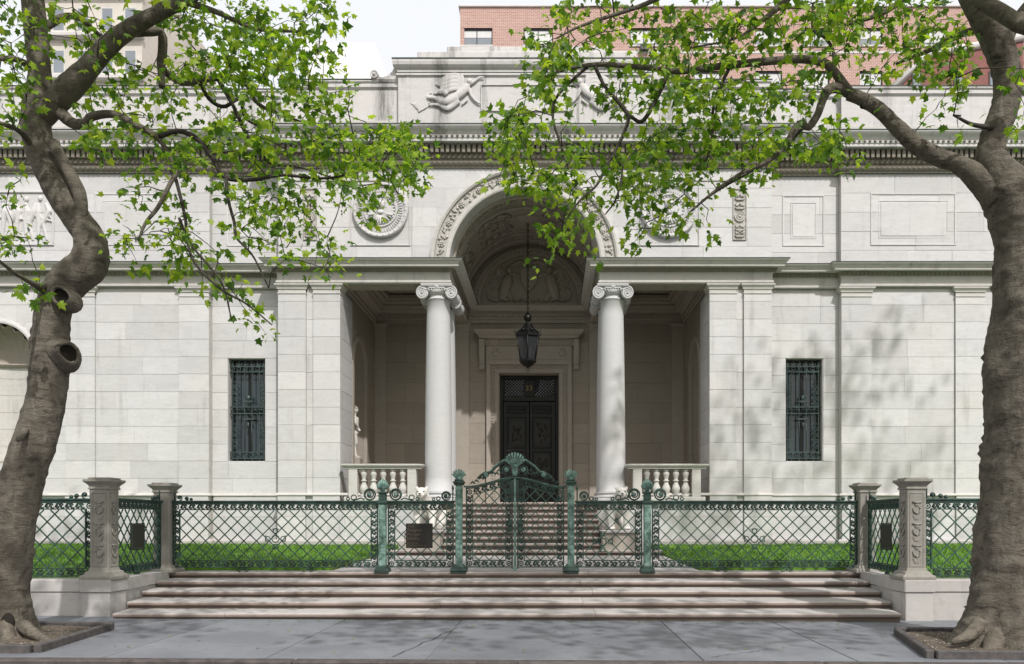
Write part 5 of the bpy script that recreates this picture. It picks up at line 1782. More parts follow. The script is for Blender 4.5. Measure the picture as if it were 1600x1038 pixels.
for s in (-1, 1):
    wh = 'nearer the leaning trunk' if s < 0 else 'nearer the thick upright trunk'
    sgn = (lambda a, s=s: XC + s * a)
    # long stretch between slim pier and bud post
    t = thing('lattice_railing', (sgn(4.95), YF, .71), f'long bronze lattice railing topping the steps, {wh}', 'railing', 'bronze lattice railings')
    p = Panel((sgn(7.10), YF), (sgn(2.84), YF)) if s < 0 else Panel((sgn(2.84), YF), (sgn(7.10), YF))
    rail_panel(t, p, 0, 4.26, rosette=[(2.13, 1.31)], feet=(1.45, 2.8))
    g = MB(); end_scrolls(g, p, .02 if s < 0 else 4.24, 1 if s < 0 else -1); g.build('end_scroll', M['iron'], t)
    # short stretch between bud post and gate post
    t = thing('lattice_railing', (sgn(1.95), YF, .71), 'short bronze lattice railing beside the gate ' + ('with the dark lettered sign on it' if s < 0 else 'without a sign'), 'railing', 'bronze lattice railings')
    p = Panel((sgn(2.64), YF), (sgn(1.27), YF)) if s < 0 else Panel((sgn(1.27), YF), (sgn(2.64), YF))
    rail_panel(t, p, 0, 1.37, rosette=None if s < 0 else [(.55, 1.25)])
    g = MB(); ea = 1.35 if s < 0 else .02
    sg = -1 if s < 0 else 1
    volute(g, p, ea + sg * .14, 2.2, .09, sg); g.tube(ring_pts(p, ea + sg * .14, 2.2, .09), .014, 5, closed=True)
    for d_, r in ((.30, .04), (.40, .025)): g.tube(ring_pts(p, ea + sg * d_, 2.105 + r, r, 8), .011, 4, closed=True)
    g.tube([p.fr(ea, 0, z) for z in (2.1, 2.3, 2.36, 2.44)], [.014, .014, .026, .003], 5)
    g.build('end_scroll', M['iron'], t)
    # stretch running forward between the piers
    t = thing('lattice_railing', (sgn(7.2), 15.3, .7), f'bronze side railing with a dark plaque between two piers, {wh}', 'railing', 'bronze lattice railings')
    q0, q1 = (sgn(7.10), 14.22), (sgn(7.27), 16.42)
    p = Panel(q0, q1)
    rail_panel(t, p, 0, p.L, feet=(1.1,))
    g = MB(); end_scrolls(g, p, p.L - .03, -1); g.build('end_scroll', M['iron'], t)
    pq = thing('small_plaque', p.fr(1.02, 0, 1.12), f'small dark rectangular plaque fixed to the side railing, {wh}', 'plaque', 'small plaques on the side railings')
    o = .05 if s < 0 else -.05
    g = MB(); g.bbox(.72, 1.32, min(o - .012, o + .012), max(o - .012, o + .012), 1.13, 1.64, .006, p.fr); g.build('board', M['sign'], pq)
    g = MB(); rect_frame(g, (lambda a, o_, z: p.fr(a, o + (o_ if s < 0 else -o_), z)), .74, 1.30, 1.15, 1.62, .02, .018); g.build('rim', M['iron'], pq)
    # stretch along the sidewalk beyond the front pier
    t = thing('lattice_railing', (sgn(9.5), 14.05, .7), f'bronze lattice railing standing on the low sidewalk wall, {wh}', 'railing', 'bronze lattice railings')
    p = Panel((sgn(12.4), 14.05), (sgn(7.28), 14.05)) if s < 0 else Panel((sgn(7.28), 14.05), (sgn(12.4), 14.05))
    rail_panel(t, p, 0, 5.12, zb=.71, zr=2.02, feet=(1.4, 3.6))
    g = MB(); end_scrolls(g, p, 5.08 if s < 0 else .04, -1 if s < 0 else 1, 2.08); g.build('end_scroll', M['iron'], t)
bud_post(-2.744, 'green bronze post with a bud finial, beside the lettered sign')
bud_post(2.744, 'green bronze post with a bud finial, on the side away from the lettered sign')
gate_post(-1.16, 'green bronze gate post with a shell finial, on the lettered sign side of the gate')
gate_post(1.16, 'green bronze gate post with a shell finial, away from the lettered sign')

gt = thing('entrance_gate', (XC, YF, .66), 'arched green bronze double gate of lattice leaves crowned with scrolls and a shell', 'gate')
p = Panel((XC, YF), (XC + 1, YF))
ztop = lambda a: 2.37 + .19 * (.5 + .5 * cos(pi * min(1, abs(a) / 1.0)))
g = MB()
n = 40
prof = [(-.04, .0), (-.04, .022), (.0, .035), (.04, .022), (.04, .0)]
g.grid([[p.fr(-1.06 + 2.12 * k / n, o, ztop(-1.06 + 2.12 * k / n) + .005 + z) for o, z in prof] for k in range(n + 1)], smooth=False)
g.build('top_rail', M['lattice'], gt)
for s in (-1, 1):
    b0, b1 = (-1.02, -.045) if s < 0 else (.045, 1.02)
    g = MB()
    g.box(b0, b0 + .03, -.016, .016, .69, ztop(b0) - .0, p.fr); g.box(b1 - .03, b1, -.016, .016, .69, ztop(b1), p.fr)
    g.box(b0 + .03, b1 - .03, -.016, .016, .714, .738, p.fr)
    m = 16
    g.grid([[p.fr(b0 + (b1 - b0) * k / m, o, ztop(b0 + (b1 - b0) * k / m) + z) for o, z in ((-.016, -.025), (-.016, 0), (.016, 0), (.016, -.025))] for k in range(m + 1)], smooth=False)
    i0, i1, j0 = b0 + .155, b1 - .155, .87
    zi = lambda a: ztop(a) - .15
    g.box(i0 - .02, i0, -.014, .014, j0, zi(i0), p.fr); g.box(i1, i1 + .02, -.014, .014, j0, zi(i1), p.fr); g.box(i0 - .02, i1 + .02, -.014, .014, j0 - .022, j0, p.fr)
    g.grid([[p.fr(i0 + (i1 - i0) * k / m, o, zi(i0 + (i1 - i0) * k / m) + z) for o, z in ((-.014, 0), (-.014, .022), (.014, .022), (.014, 0))] for k in range(m + 1)], smooth=False)
    leaf = g.build('gate_leaf', M['iron'], gt)
    scroll_row(p, leaf, i0, .795, i1, .795); scroll_row(p, leaf, (b0 + .03 + i0 - .02) / 2, .87, (b0 + .03 + i0 - .02) / 2, zi(i0)); scroll_row(p, leaf, (b1 - .03 + i1 + .02) / 2, .87, (b1 - .03 + i1 + .02) / 2, zi(i1))
    for k in range(4):
        a, a2 = i0 + (i1 - i0) * k / 4, i0 + (i1 - i0) * (k + 1) / 4
        scroll_row(p, leaf, a, ztop(a) - .075, a2, ztop(a2) - .075)
    lattice(p, leaf, i0, i1, j0, zi, .23)
    g = MB()
    for a in (b0 + .08, b1 - .08):
        for z in (.80, ztop(a) - .09): g.tube(ring_pts(p, a, z, .045, 10), .012, 4, closed=True); g.ball(p.fr(a, 0, z), (.02, .02, .02), 6, 4)
    o = g.build('corner_rosette', M['iron'], leaf); o['kind'] = 'stuff'
    g = MB(); c = -.105 if s < 0 else .105; g.bbox(c - .045, c + .045, -.03, .03, 1.46, 1.72, .01, p.fr); g.ball(p.fr(c, .04, 1.6), .025, 6, 5); g.build('lock', M['iron'], leaf)
    # crest
    g = MB()
    cur = catmull([(s * .10, 2.93), (s * .22, 2.92), (s * .40, 2.80), (s * .52, 2.68), (s * .66, 2.66), (s * .78, 2.56)], 6)
    g.tube([p.fr(a, 0, z) for a, z in cur], [.035 - .012 * k / len(cur) for k in range(len(cur))], 6)
    volute(g, p, s * .175, 2.745, .10, s, 1.6, .02); volute(g, p, s * .60, 2.635, .075, s, 1.6, .018)
    for a, z in ((.33, 2.72), (.38, 2.66), (.45, 2.66), (.27, 2.66), (.06, 2.66), (.08, 2.85), (.70, 2.56), (.80, 2.505), (.88, 2.47)):
        g.tube([p.fr(s * (a - .05), 0, z - .02), p.fr(s * a, .01, z + .025), p.fr(s * (a + .045), 0, z - .015)], [.012, .026, .01], 5)
    g.build('crest_scroll', M['iron'], gt)
    g = MB()
    for a, z in ((.175, 2.745), (.60, 2.635)): g.lathe([(.05, -.02), (.05, .02), (.035, .035), (.015, .03), (.001, .04)], (0, 0, 0), 12, fr=lambda x, y, zz: p.fr(s * a + x, .015 + zz, z + y))
    cur2 = [(a, z + .028) for a, z in cur][3:-8]
    g.tube([p.fr(a, .01, z) for a, z in cur2], .016, 5)
    g.build('crest_rosette', M['verdigris'], gt)
g = MB(); g.bbox(-.024, .024, -.03, .03, .66, ztop(0) + .01, .008, p.fr); g.ball(p.fr(0, 0, .69), (.05, .04, .03), 8, 5); g.build('meeting_bar', M['verdigris'], gt)
g = MB(); shell(g, XC, YF - .02, 2.80, .21, .30, 9, .021); g.lathe([(.05, 2.62), (.07, 2.70), (.05, 2.78), (.08, 2.82), (.05, 2.85)], (XC, YF, 0), 10); g.build('shell_finial', M['verdigris'], gt)

# lettered sign on the railing
sx = (655 - 860) * 16.5 / F
sg_ = thing('lettered_sign', (sx, 16.52, 1.12), 'square dark bronze sign with four lines of dull lettering fixed to the gate railing', 'sign')
g = MB(); g.bbox(sx - .275, sx + .275, 16.50, 16.53, 1.12, 1.63, .006); g.build('board', M['sign'], sg_)
R90 = Matrix.Rotation(pi / 2, 3, 'X')
for i, (t_, sz, z) in enumerate((('The', .088, 1.545), ('Pierpont', .088, 1.462), ('Morgan', .088, 1.379), ('Library', .088, 1.296), ('Entrance at', .045, 1.213), ('225 Madison Avenue', .045, 1.163))):
    link('lettering', text_mesh(t_, sz, .002, M['letter']), sg_, (sx - .245, 16.497, z), R90)
# ------------------------------------------------------------------ buildings beyond
apt = thing('brick_building', (12, 60, -.5), 'tall pinkish red brick apartment block with pale blinds rising behind the library roof', 'building')
k_ = 60 / F
X = lambda px: (px - 860) * k_
Z = lambda py: EYE - (py - 812) * k_
WX = [(720.5, 769.5), (818, 864), (984, 1028), (1084, 1126), (1180, 1222), (1252, 1296), (1343, 1379), (1440, 1480)]
rows_ = [(44, 71), (111, 138), (178, 205)]
fb = lambda a, o, z: (a, 60 - o, z)
g = MB()
xs_ = [X(719)] + [X(v) for w in WX for v in w] + [X(1548)]
zs_ = [Z(12)] + [Z(v) for r in rows_ for v in r] + [Z(260)]
for i in range(len(xs_) - 1):
    for j in range(len(zs_) - 1):
        if i % 2 == 1 and j % 2 == 1: continue
        g.face([fb(xs_[i], 0, zs_[j + 1]), fb(xs_[i + 1], 0, zs_[j + 1]), fb(xs_[i + 1], 0, zs_[j]), fb(xs_[i], 0, zs_[j])])
g.box(X(719), X(1548), -22, -1.2, -.5, Z(12.5), fb)
for a in (X(719), X(1548) - .3): g.box(a, a + .3, -1.2, -.02, -.5, Z(12.5), fb)
g.build('wall', M['brick'], apt, recalc=False)
g = MB(); g.bbox(X(719) - .12, X(1548) + .1, -1.3, .12, Z(12), Z(9), .03, fb); g.build('coping', M['far_pale'], apt)
g = MB(); g.box(X(720), X(1540), -.02, .03, Z(84), Z(80), fb); g.build('string_course', M['far_pale'], apt)
for w in WX:
    for r in rows_[:2]:
        a0, a1, z0, z1 = X(w[0]), X(w[1]), Z(r[1]), Z(r[0])
        win = MB()
        for b_ in ((a0, a0 + .07, z0, z1), (a1 - .07, a1, z0, z1), (a0 + .07, a1 - .07, z1 - .14, z1), (a0 + .07, a1 - .07, z0, z0 + .07), ((a0 + a1) / 2 - .03, (a0 + a1) / 2 + .03, z0 + .07, z1 - .14)):
            win.box(b_[0], b_[1], -.22, -.12, b_[2], b_[3], fb)
        wo_ = win.build('window', M['far_dark'], apt)
        g = MB(); g.box(a0, a1, -.2, -.17, z0, z1, fb); g.build('pane', M['sky_glass'], wo_)
        g = MB(); bl = RND.uniform(.45, .98); g.box(a0 + .08, a1 - .08, -.165, -.15, z1 - .14 - (z1 - z0 - .2) * bl, z1 - .14, fb); g.build('blind', M['blind'], wo_)
        g = MB(); g.box(a0 - .05, a1 + .05, -.2, .08, z0 - .12, z0 - .0, fb); g.build('sill', M['far_pale'], wo_)
g = MB(); g.box(X(1000), X(1013), -.1, .35, Z(81), Z(73), fb); g.build('air_conditioner', M['far_dark'], apt)
g = MB(); g.box(X(752), X(1500), -9, -4, Z(14), Z(-40), fb); pen = g.build('penthouse', M['sky_glass'], apt)
g = MB()
for k in range(26): g.box(X(752 + k * 29.5) - .06, X(752 + k * 29.5) + .06, -4, -3.9, Z(12), Z(-30), fb)
g.box(X(752), X(1500), -4, -3.88, Z(8), Z(5), fb); g.build('mullion', M['far_dark'], pen)

red = thing('red_building', (22, 45, -.5), 'dark red brick house gable with a slanting coping seen past the right roof parapet', 'building')
k2 = 45 / F
X2 = lambda px: (px - 860) * k2
Z2 = lambda py: EYE - (py - 812) * k2
fr2 = lambda a, o, z: (a, 45 - o, z)
g = MB(); g.prism([(X2(1385), -.5), (X2(1600), -.5), (X2(1600), Z2(60)), (X2(1450), Z2(88)), (X2(1385), Z2(150))], fr2, -6, 0); g.build('wall', M['far_red'], red)
g = MB(); g.tube([fr2(X2(1380), .05, Z2(153)), fr2(X2(1450), .05, Z2(86)), fr2(X2(1605), .05, Z2(58))], .22, 4); g.build('coping', M['far_pale'], red)
for px in (1425, 1490, 1545):
    g = MB(); g.box(X2(px), X2(px + 14), -.1, .05, Z2(150), Z2(112), fr2); w = g.build('window', M['far_dark'], red)
    g = MB(); g.box(X2(px) + .06, X2(px + 14) - .06, .04, .06, Z2(149), Z2(114), fr2); g.build('pane', M['sky_glass'], w)

cream = thing('cream_building', (-25, 45, -.5), 'cream stone building with dark windows behind the leaves above the roof parapet', 'building')
g = MB(); g.box(X2(68), X2(222), -10, 0, -.5, Z2(-60), fr2); g.build('wall', M['far_cream'], cream)
g = MB()
for py in (128, 62, -5): g.bbox(X2(66), X2(226), -.1, .35, Z2(py), Z2(py - 8), .06, fr2)
g.build('string_course', M['far_pale'], cream)
for px in (82, 120, 158, 194):
    for py in (78, 12, 145):
        g = MB(); g.box(X2(px), X2(px + 20), -.2, .02, Z2(py + 38), Z2(py), fr2); w = g.build('window', M['far_pale'], cream)
        g = MB(); g.box(X2(px) + .08, X2(px + 20) - .08, .0, .03, Z2(py + 36), Z2(py + 2), fr2); g.build('pane', M['sky_glass'], w)
        g = MB(); g.box(X2(px) - .08, X2(px + 20) + .08, .0, .15, Z2(py + 40), Z2(py + 38), fr2); g.build('sill', M['far_pale'], w)

wb = thing('white_building', (-17, 70, -.5), 'plain white building with sloping edge standing against the pale sky', 'building')
k3 = 70 / F
fr3 = lambda a, o, z: (a, 70 - o, z)
g = MB(); g.prism([((470 - 860) * k3, -.5), ((610 - 860) * k3, -.5), ((602 - 860) * k3, EYE + 690 * k3), ((586 - 860) * k3, EYE + 745 * k3), ((470 - 860) * k3, EYE + 745 * k3)], fr3, -12, 0)
g.build('wall', M['far_white'], wb)
g = MB(); g.bbox((470 - 860) * k3, (560 - 860) * k3, -8, -3, EYE + 744 * k3, EYE + 752 * k3, .1, fr3); g.build('roof_parapet', M['far_pale'], wb)

# ------------------------------------------------------------------ tree pits
def board(parent, p0, p1, w=.10, h=.11):
    p = Panel(p0, p1); g = MB()
    g.bbox(0, p.L, -w / 2, w / 2, -.05, h, .015, lambda a, o, z: (p.fr(a, o, z)[0], p.fr(a, o, z)[1], z + walk_z(p.fr(a, o, z)[0])))
    g.build('edging_board', M['timber'], parent)


for pts, lab in ((((-6.45, 10.05), (-6.68, 12.15), (-9.4, 12.2), (-9.4, 10.05)), 'timber edged tree pit of bare soil round the leaning trunk'),
                 (((4.72, 9.95), (5.2, 12.0), (8.6, 12.1), (8.6, 9.95)), 'timber edged tree pit of littered soil round the thick upright trunk')):
    t = thing('tree_pit', (pts[0][0], 11, 0), lab, 'tree pit', 'tree pits in the sidewalk')
    board(t, pts[0], pts[1]); board(t, (pts[1][0], pts[1][1] + .07), (pts[2][0], pts[2][1] + .07)); board(t, (pts[0][0] + (.07 if pts[0][0] > 0 else -.07), pts[0][1] - .0), (pts[3][0], pts[3][1]))
    g = MB(); nx, ny = 26, 16
    def sp_(i, j):
        u_, v_ = i / nx, j / ny
        a = Vector(pts[0]).lerp(Vector(pts[3]), u_); b_ = Vector(pts[1]).lerp(Vector(pts[2]), u_)
        q = a.lerp(b_, v_)
        return (q.x, q.y, .05 + .035 * noise.noise(Vector((q.x * 3, q.y * 3, 1))) + walk_z(q.x))
    g.grid([[sp_(i, j) for i in range(nx + 1)] for j in range(ny + 1)]); g.build('soil', M['soil'], t)
    g = MB()
    for k in range(420):
        i, j = RND.uniform(0, nx), RND.uniform(0, ny); q = sp_(i, j); r = RND.uniform(.008, .026)
        an = RND.uniform(0, pi)
        g.face([(q[0] - r * cos(an), q[1] - r * sin(an), q[2] + .005), (q[0] + r * .6 * sin(an), q[1] - r * .6 * cos(an), q[2] + .014), (q[0] + r * cos(an), q[1] + r * sin(an), q[2] + .008), (q[0] - r * .5 * sin(an), q[1] + r * .5 * cos(an), q[2] + .012)])
    g.build('leaf_litter', M['curb'] if False else M['lowwall'], t, kind='stuff', recalc=False)

# ------------------------------------------------------------------ trees
def to_w(px, py, r, d):
    r = r * (.9 if r > 7 else 1)
    return ((px - 860) * d / F, d, EYE - (py - 812) * d / F, r * d / F)


def bark_tube(mb, W, sides=20, step=.06, amp=.06, flare=None, seed=0, cap=True, bumps=()):
    """W: control points (x, y, z, r) -> a knobbly tapering limb"""
    sm = catmull(W, 10)
    out = [sm[0]]
    for p in sm[1:]:
        if (Vector(p[:3]) - Vector(out[-1][:3])).length >= step: out.append(p)
    out.append(sm[-1])
    rows = []; ref = Vector((0, 1, 0)); acc = 0.0
    for i, p in enumerate(out):
        a = Vector(out[max(0, i - 1)][:3]); b_ = Vector(out[min(len(out) - 1, i + 1)][:3])
        t = (b_ - a).normalized()
        u = ref - t * ref.dot(t); u.normalize(); ref = u
        w = t.cross(u); c = Vector(p[:3]); row = []
        acc += (c - a).length
        for k in range(sides):
            an = 2 * pi * k / sides
            d = u * cos(an) + w * sin(an)
            q = c + d * p[3]
            n1 = noise.noise(Vector((q.x * 1.6 + seed, q.y * 1.6, q.z * 1.6))) * 1.6
            n2 = noise.noise(Vector((q.x * 5, q.y * 5 + seed, q.z * 13)))
            n3 = max(0, noise.noise(Vector((q.x * 3.2, q.y * 3.2 + seed, q.z * 12))) - .20) * 2.6 - .15
            n4 = noise.noise(Vector((q.x * 9, q.y * 9 + seed, q.z * 4)))
            rr = p[3] * (1 + amp * (n1 * .9 + .5 * n2 + 1.0 * n3 + .35 * n4))
            if flare and p[2] < flare[0]:
                f_ = (1 - p[2] / flare[0]) ** 2
                rr *= 1 + flare[1] * f_ * (.55 + .45 * cos(an * 5 + seed) + .25 * cos(an * 3 + 1))
            for bc, br_, bh in bumps:
                e_ = (q - bc).length / br_
                if e_ < 2.5: rr += bh * math.exp(-e_ * e_)
            row.append(c + d * rr)
        rows.append(row)
    mb.grid(rows, closed_u=True, cap0=cap, cap1=cap)
    return out


LEAF_OUT = [(0, 0), (.14, -.07), (.43, .04), (.29, .20), (.34, .30), (.53, .52), (.27, .50), (.20, .62), (.0, 1.0)]
LO = [(x, y) for x, y in LEAF_OUT] + [(-x, y) for x, y in reversed(LEAF_OUT[1:-1])]
LV = np.array([(0, .36, .0)] + [(x, y, -.16 * abs(x) - .22 * max(0, y - .4) ** 1.3 - .1 * (abs(x) > .4)) for x, y in LO])
LV[:, 1] -= .0
NL = len(LO)
LF = [(0, 1 + i, 1 + (i + 1) % NL) for i in range(NL)]
lm = bpy.data.meshes.new('leaf'); lm.from_pydata([tuple(v) for v in LV], [], LF); lm.materials.append(M['leaf'])


def leaf_frames(n, rg, spread):
    """random leaf bases: tip direction drooping outwards, blade facing mostly up"""
    tip = spread + rg.normal(0, .55, (n, 3)); tip[:, 2] -= .35
    tip /= np.linalg.norm(tip, axis=1)[:, None]
    up = rg.normal(0, .55, (n, 3)); up[:, 2] += .75; up[:, 1] -= .25
    x = np.cross(tip, up); x /= np.linalg.norm(x, axis=1)[:, None]
    z = np.cross(x, tip)
    return x, tip, z


def make_tree(name, label, d0, trunk, limbs, ellipses, shade_crown, seed, extra=None, bumps=()):
    rg = np.random.default_rng(seed); rr = random.Random(seed)
    base = to_w(*trunk[0])
    T = thing(name, (base[0], base[1], 0), label, 'tree', 'plane trees on the sidewalk')
    g = MB()
    W = [to_w(*p) for p in trunk]
    bark_tube(g, W, 60, .028, .07, flare=(1.0, .42), seed=seed, bumps=bumps)
    for L_, big in limbs:
        if big: bark_tube(g, [to_w(*p) for p in L_], 26, .035, .08, seed=seed + 3)
    if extra: extra(g, T)
    g.build('trunk', M['bark'], T, recalc=True)
    nodes = []
    g = MB()
    for L_, big in limbs:
        Wl = [to_w(*p) for p in L_]
        sm = catmull(Wl, 8)
        if not big:
            b = MB(); bark_tube(b, Wl, 9, .06, .09, seed=seed + 5)
            b.build('branch', M['bark'] if max(p[3] for p in Wl) > .045 else M['twig'], T)
        nodes += [(p[0], p[1], p[2]) for p in sm if p[3] < .11]
    nodes = np.array(nodes)
    # leaf clusters where foliage hangs
    pts = []
    for (cx, cy, rx, ry, dens) in ellipses:
        n = max(1, int(pi * rx * ry / 490 * dens))
        for _ in range(n):
            t = rr.uniform(0, 2 * pi); r_ = sqrt(rr.uniform(0, 1))
            d = d0 + rr.uniform(-1.3, 1.9)
            w = to_w(cx + rx * r_ * cos(t), cy + ry * r_ * sin(t), 0, d)
            pts.append(w[:3])
    n_frame = len(pts)
    for (cx, cy, cz, rx, ry, rz, n) in shade_crown:  # unseen leaf clusters outside the frame, added to cast dapple
        for _ in range(n):
            v = Vector((rr.gauss(0, 1), rr.gauss(0, 1), rr.gauss(0, 1))).normalized() * rr.uniform(.45, 1) ** .5
            pts.append((cx + v.x * rx, cy + v.y * ry, cz + v.z * rz))
    pts = np.array(pts)
    # grow twigs outwards from the limbs, nearest clusters first
    order = []
    D = np.array([np.min(np.sum((nodes - p) ** 2, 1)) for p in pts])
    idx = np.argsort(D)
    tw = MB()
    dirs = np.zeros_like(pts)
    nodes_l = list(map(tuple, nodes))
    arr = np.zeros((len(nodes_l) + len(pts) * 5, 3)); m = len(nodes_l); arr[:m] = nodes
    for i in idx:
        p = pts[i]
        dd = np.sum((arr[:m] - p) ** 2, 1); j = int(np.argmin(dd))
        a = arr[j].copy(); v = p - a; ln = float(np.linalg.norm(v)) + 1e-6
        mid1 = a + v * .35 + np.array([rr.gauss(0, .1), rr.gauss(0, .1), .10]) * ln * .8
        mid2 = a + v * .7 + np.array([rr.gauss(0, .08), rr.gauss(0, .08), .07]) * ln * .7
        path = [a, mid1, mid2, p]
        r0 = .0055 + .006 * min(ln, 1.5)
        tw.tube([Vector(q) for q in path], [r0, r0 * .8, r0 * .6, .003], 4, caps=False)
        for q in path[1:]: arr[m] = q; m += 1
        dirs[i] = v / ln
    tw.build('twigs', M['twig'], T, kind='stuff', recalc=False)
    # leaves
    C = []; S = []; SP = []
    for i, p in enumerate(pts):
        inside_frame = i < n_frame
        n = rr.randint(9, 15) if inside_frame else 9
        for _ in range(n):
            off = np.array([rr.gauss(0, .115), rr.gauss(0, .115), rr.gauss(0, .085) - .03]) * (1 if inside_frame else 2.3)
            C.append(p + off); S.append(rr.uniform(.062, .14) if inside_frame else rr.uniform(.18, .28)); SP.append(dirs[i] * .6 + off / (np.linalg.norm(off) + 1e-6) * .5)
    C = np.array(C); S = np.array(S); SP = np.array(SP)
    x, y, z = leaf_frames(len(C), rg, SP)
    # the leaves that show largest are objects of their own
    pxx = C[:, 0] / C[:, 1] * F + 860; pyy = 812 - (C[:, 2] - EYE) / C[:, 1] * F
    vis = (pxx > 0) & (pxx < 1600) & (pyy > 0) & (pyy < 1038)
    face = np.abs(z[:, 1]) + .15
    score = np.where(vis, S / C[:, 1] * face, 0)
    big = np.argsort(-score)[:296]
    for k in big:
        R = Matrix(((x[k][0], y[k][0], z[k][0]), (x[k][1], y[k][1], z[k][1]), (x[k][2], y[k][2], z[k][2])))
        link('leaf', lm, T, C[k], R, (S[k],) * 3)
    keep = np.ones(len(C), bool); keep[big] = False
    C, S, x, y, z = C[keep], S[keep], x[keep], y[keep], z[keep]
    V = C[:, None, :] + S[:, None, None] * (LV[None, :, 0:1] * x[:, None, :] + LV[None, :, 1:2] * y[:, None, :] + LV[None, :, 2:3] * z[:, None, :])
    nV = LV.shape[0]
    fa = np.array(LF)[None] + (np.arange(len(C)) * nV)[:, None, None]
    me = bpy.data.meshes.new('foliage')
    me.vertices.add(len(C) * nV); me.vertices.foreach_set('co', V.reshape(-1).astype(np.float32))
    nf = len(C) * NL
    me.loops.add(nf * 3); me.loops.foreach_set('vertex_index', fa.reshape(-1).astype(np.int32))
    me.polygons.add(nf); me.polygons.foreach_set('loop_start', np.arange(0, nf * 3, 3, dtype=np.int32)); me.polygons.foreach_set('loop_total', np.full(nf, 3, np.int32))
    me.update(calc_edges=True); me.materials.append(M['leaf'])
    tag(link('foliage', me, T), kind='stuff')
    return T


dl = 11.2
def LL(pts, d0, d1):
    n = len(pts)
    return [(p[0], p[1], p[2], d0 + (d1 - d0) * i / (n - 1)) for i, p in enumerate(pts)]


trunkL = [(4, 1012, 52, dl), (4, 975, 46, dl), (4, 925, 40, dl), (14, 860, 37, dl), (32, 765, 34, dl), (54, 690, 32.5, dl), (71, 625, 32, dl), (78, 570, 31, dl), (81, 520, 28, dl), (87, 475, 28, dl), (108, 440, 30, dl), (138, 412, 31, dl), (140, 375, 27, dl), (122, 345, 24.5, dl), (98, 310, 23.5, dl), (78, 275, 22, dl), (62, 235, 22.5, dl), (57, 195, 23, dl), (60, 155, 23, dl), (62, 120, 18.5, dl), (57, 60, 18.5, dl), (51, 0, 18.5, dl), (45, -80, 16, dl), (52, -190, 13, dl), (40, -320, 9, dl)]
limbsL = [
    (LL([(66, 185, 18), (98, 148, 20), (136, 108, 18), (165, 75, 16), (200, 47, 14.5), (246, 22, 12.5), (290, 0, 11), (350, -40, 9), (420, -100, 6)], dl, dl - .5), True),
    (LL([(82, 222, 10), (104, 262, 10), (121, 295, 11), (127, 320, 10), (124, 352, 12)], dl - .15, dl - .1), True),
    (LL([(88, 170, 11), (112, 192, 9), (135, 193, 8), (142, 183, 6.5), (176, 179, 6), (210, 194, 5.5), (247, 216, 4.5), (268, 250, 4), (277, 258, 4), (288, 255, 4), (270, 280, 3.5), (247, 324, 3), (228, 348, 2.5), (216, 376, 1.5)], dl, dl - .8), False),
    (LL([(248, 214, 4.2), (280, 205, 4), (310, 219, 4), (334, 250, 3.6), (352, 278, 3.2), (398, 281, 3), (440, 274, 2.6), (506, 279, 2), (560, 270, 1.3)], dl - .4, dl - .2), False),
    (LL([(353, 279, 3), (357, 314, 2.6), (366, 348, 2.4), (370, 372, 2), (395, 400, 1.6), (420, 450, 1.2)], dl - .3, dl - .8), False),
    (LL([(200, 50, 9), (230, 50, 8), (252, 52, 8), (254, 80, 8), (252, 105, 7.5), (262, 115, 5.5), (284, 128, 5.5), (323, 124, 5), (367, 121, 4.5), (388, 135, 4), (397, 156, 3.4), (420, 172, 2.4), (470, 190, 1.6)], dl - .15, dl + .9), False),
    (LL([(253, 100, 6), (252, 120, 5.5), (253, 137, 5)], dl + .1, dl + .1), False),
    (LL([(312, 130, 3.4), (328, 156, 3.2), (350, 167, 3), (375, 155, 2.6), (382, 184, 2), (410, 200, 1.4)], dl + .4, dl + 1.2), False),
    (LL([(341, 125, 3.4), (364, 165, 3.2), (385, 210, 3), (405, 236, 2.6), (424, 256, 2.2), (470, 262, 1.5), (540, 285, 1.1)], dl + .5, dl + .7), False),
    (LL([(58, 240, 6), (30, 205, 4), (-10, 190, 3)], dl, dl - .8), False),
    (LL([(60, 110, 6), (20, 92, 4.5), (-20, 95, 3)], dl, dl - .6), False),
    (LL([(56, 50, 7), (110, 25, 5), (150, 50, 3.4), (200, 100, 2)], dl, dl + 1.4), False),
    (LL([(290, 2, 6), (340, 20, 4), (400, 45, 3), (470, 50, 2)], dl - .4, dl + .3), False),
    (LL([(290, 370, 2.4), (305, 412, 2.2), (345, 452, 2), (385, 475, 1.6), (425, 508, 1)], dl - .6, dl - .9), False),
    (LL([(280, 341, 2.2), (298, 382, 2), (345, 440, 1.6), (362, 500, 1)], dl - .5, dl - .7), False),
    (LL([(268, 258, 3), (280, 300, 2.6), (290, 345, 2.4), (290, 370, 2.2)], dl - .6, dl - .6), False),
    (LL([(66, 452, 6), (45, 440, 4), (20, 425, 3), (-10, 400, 2)], dl - .25, dl - 1.6), False),
]
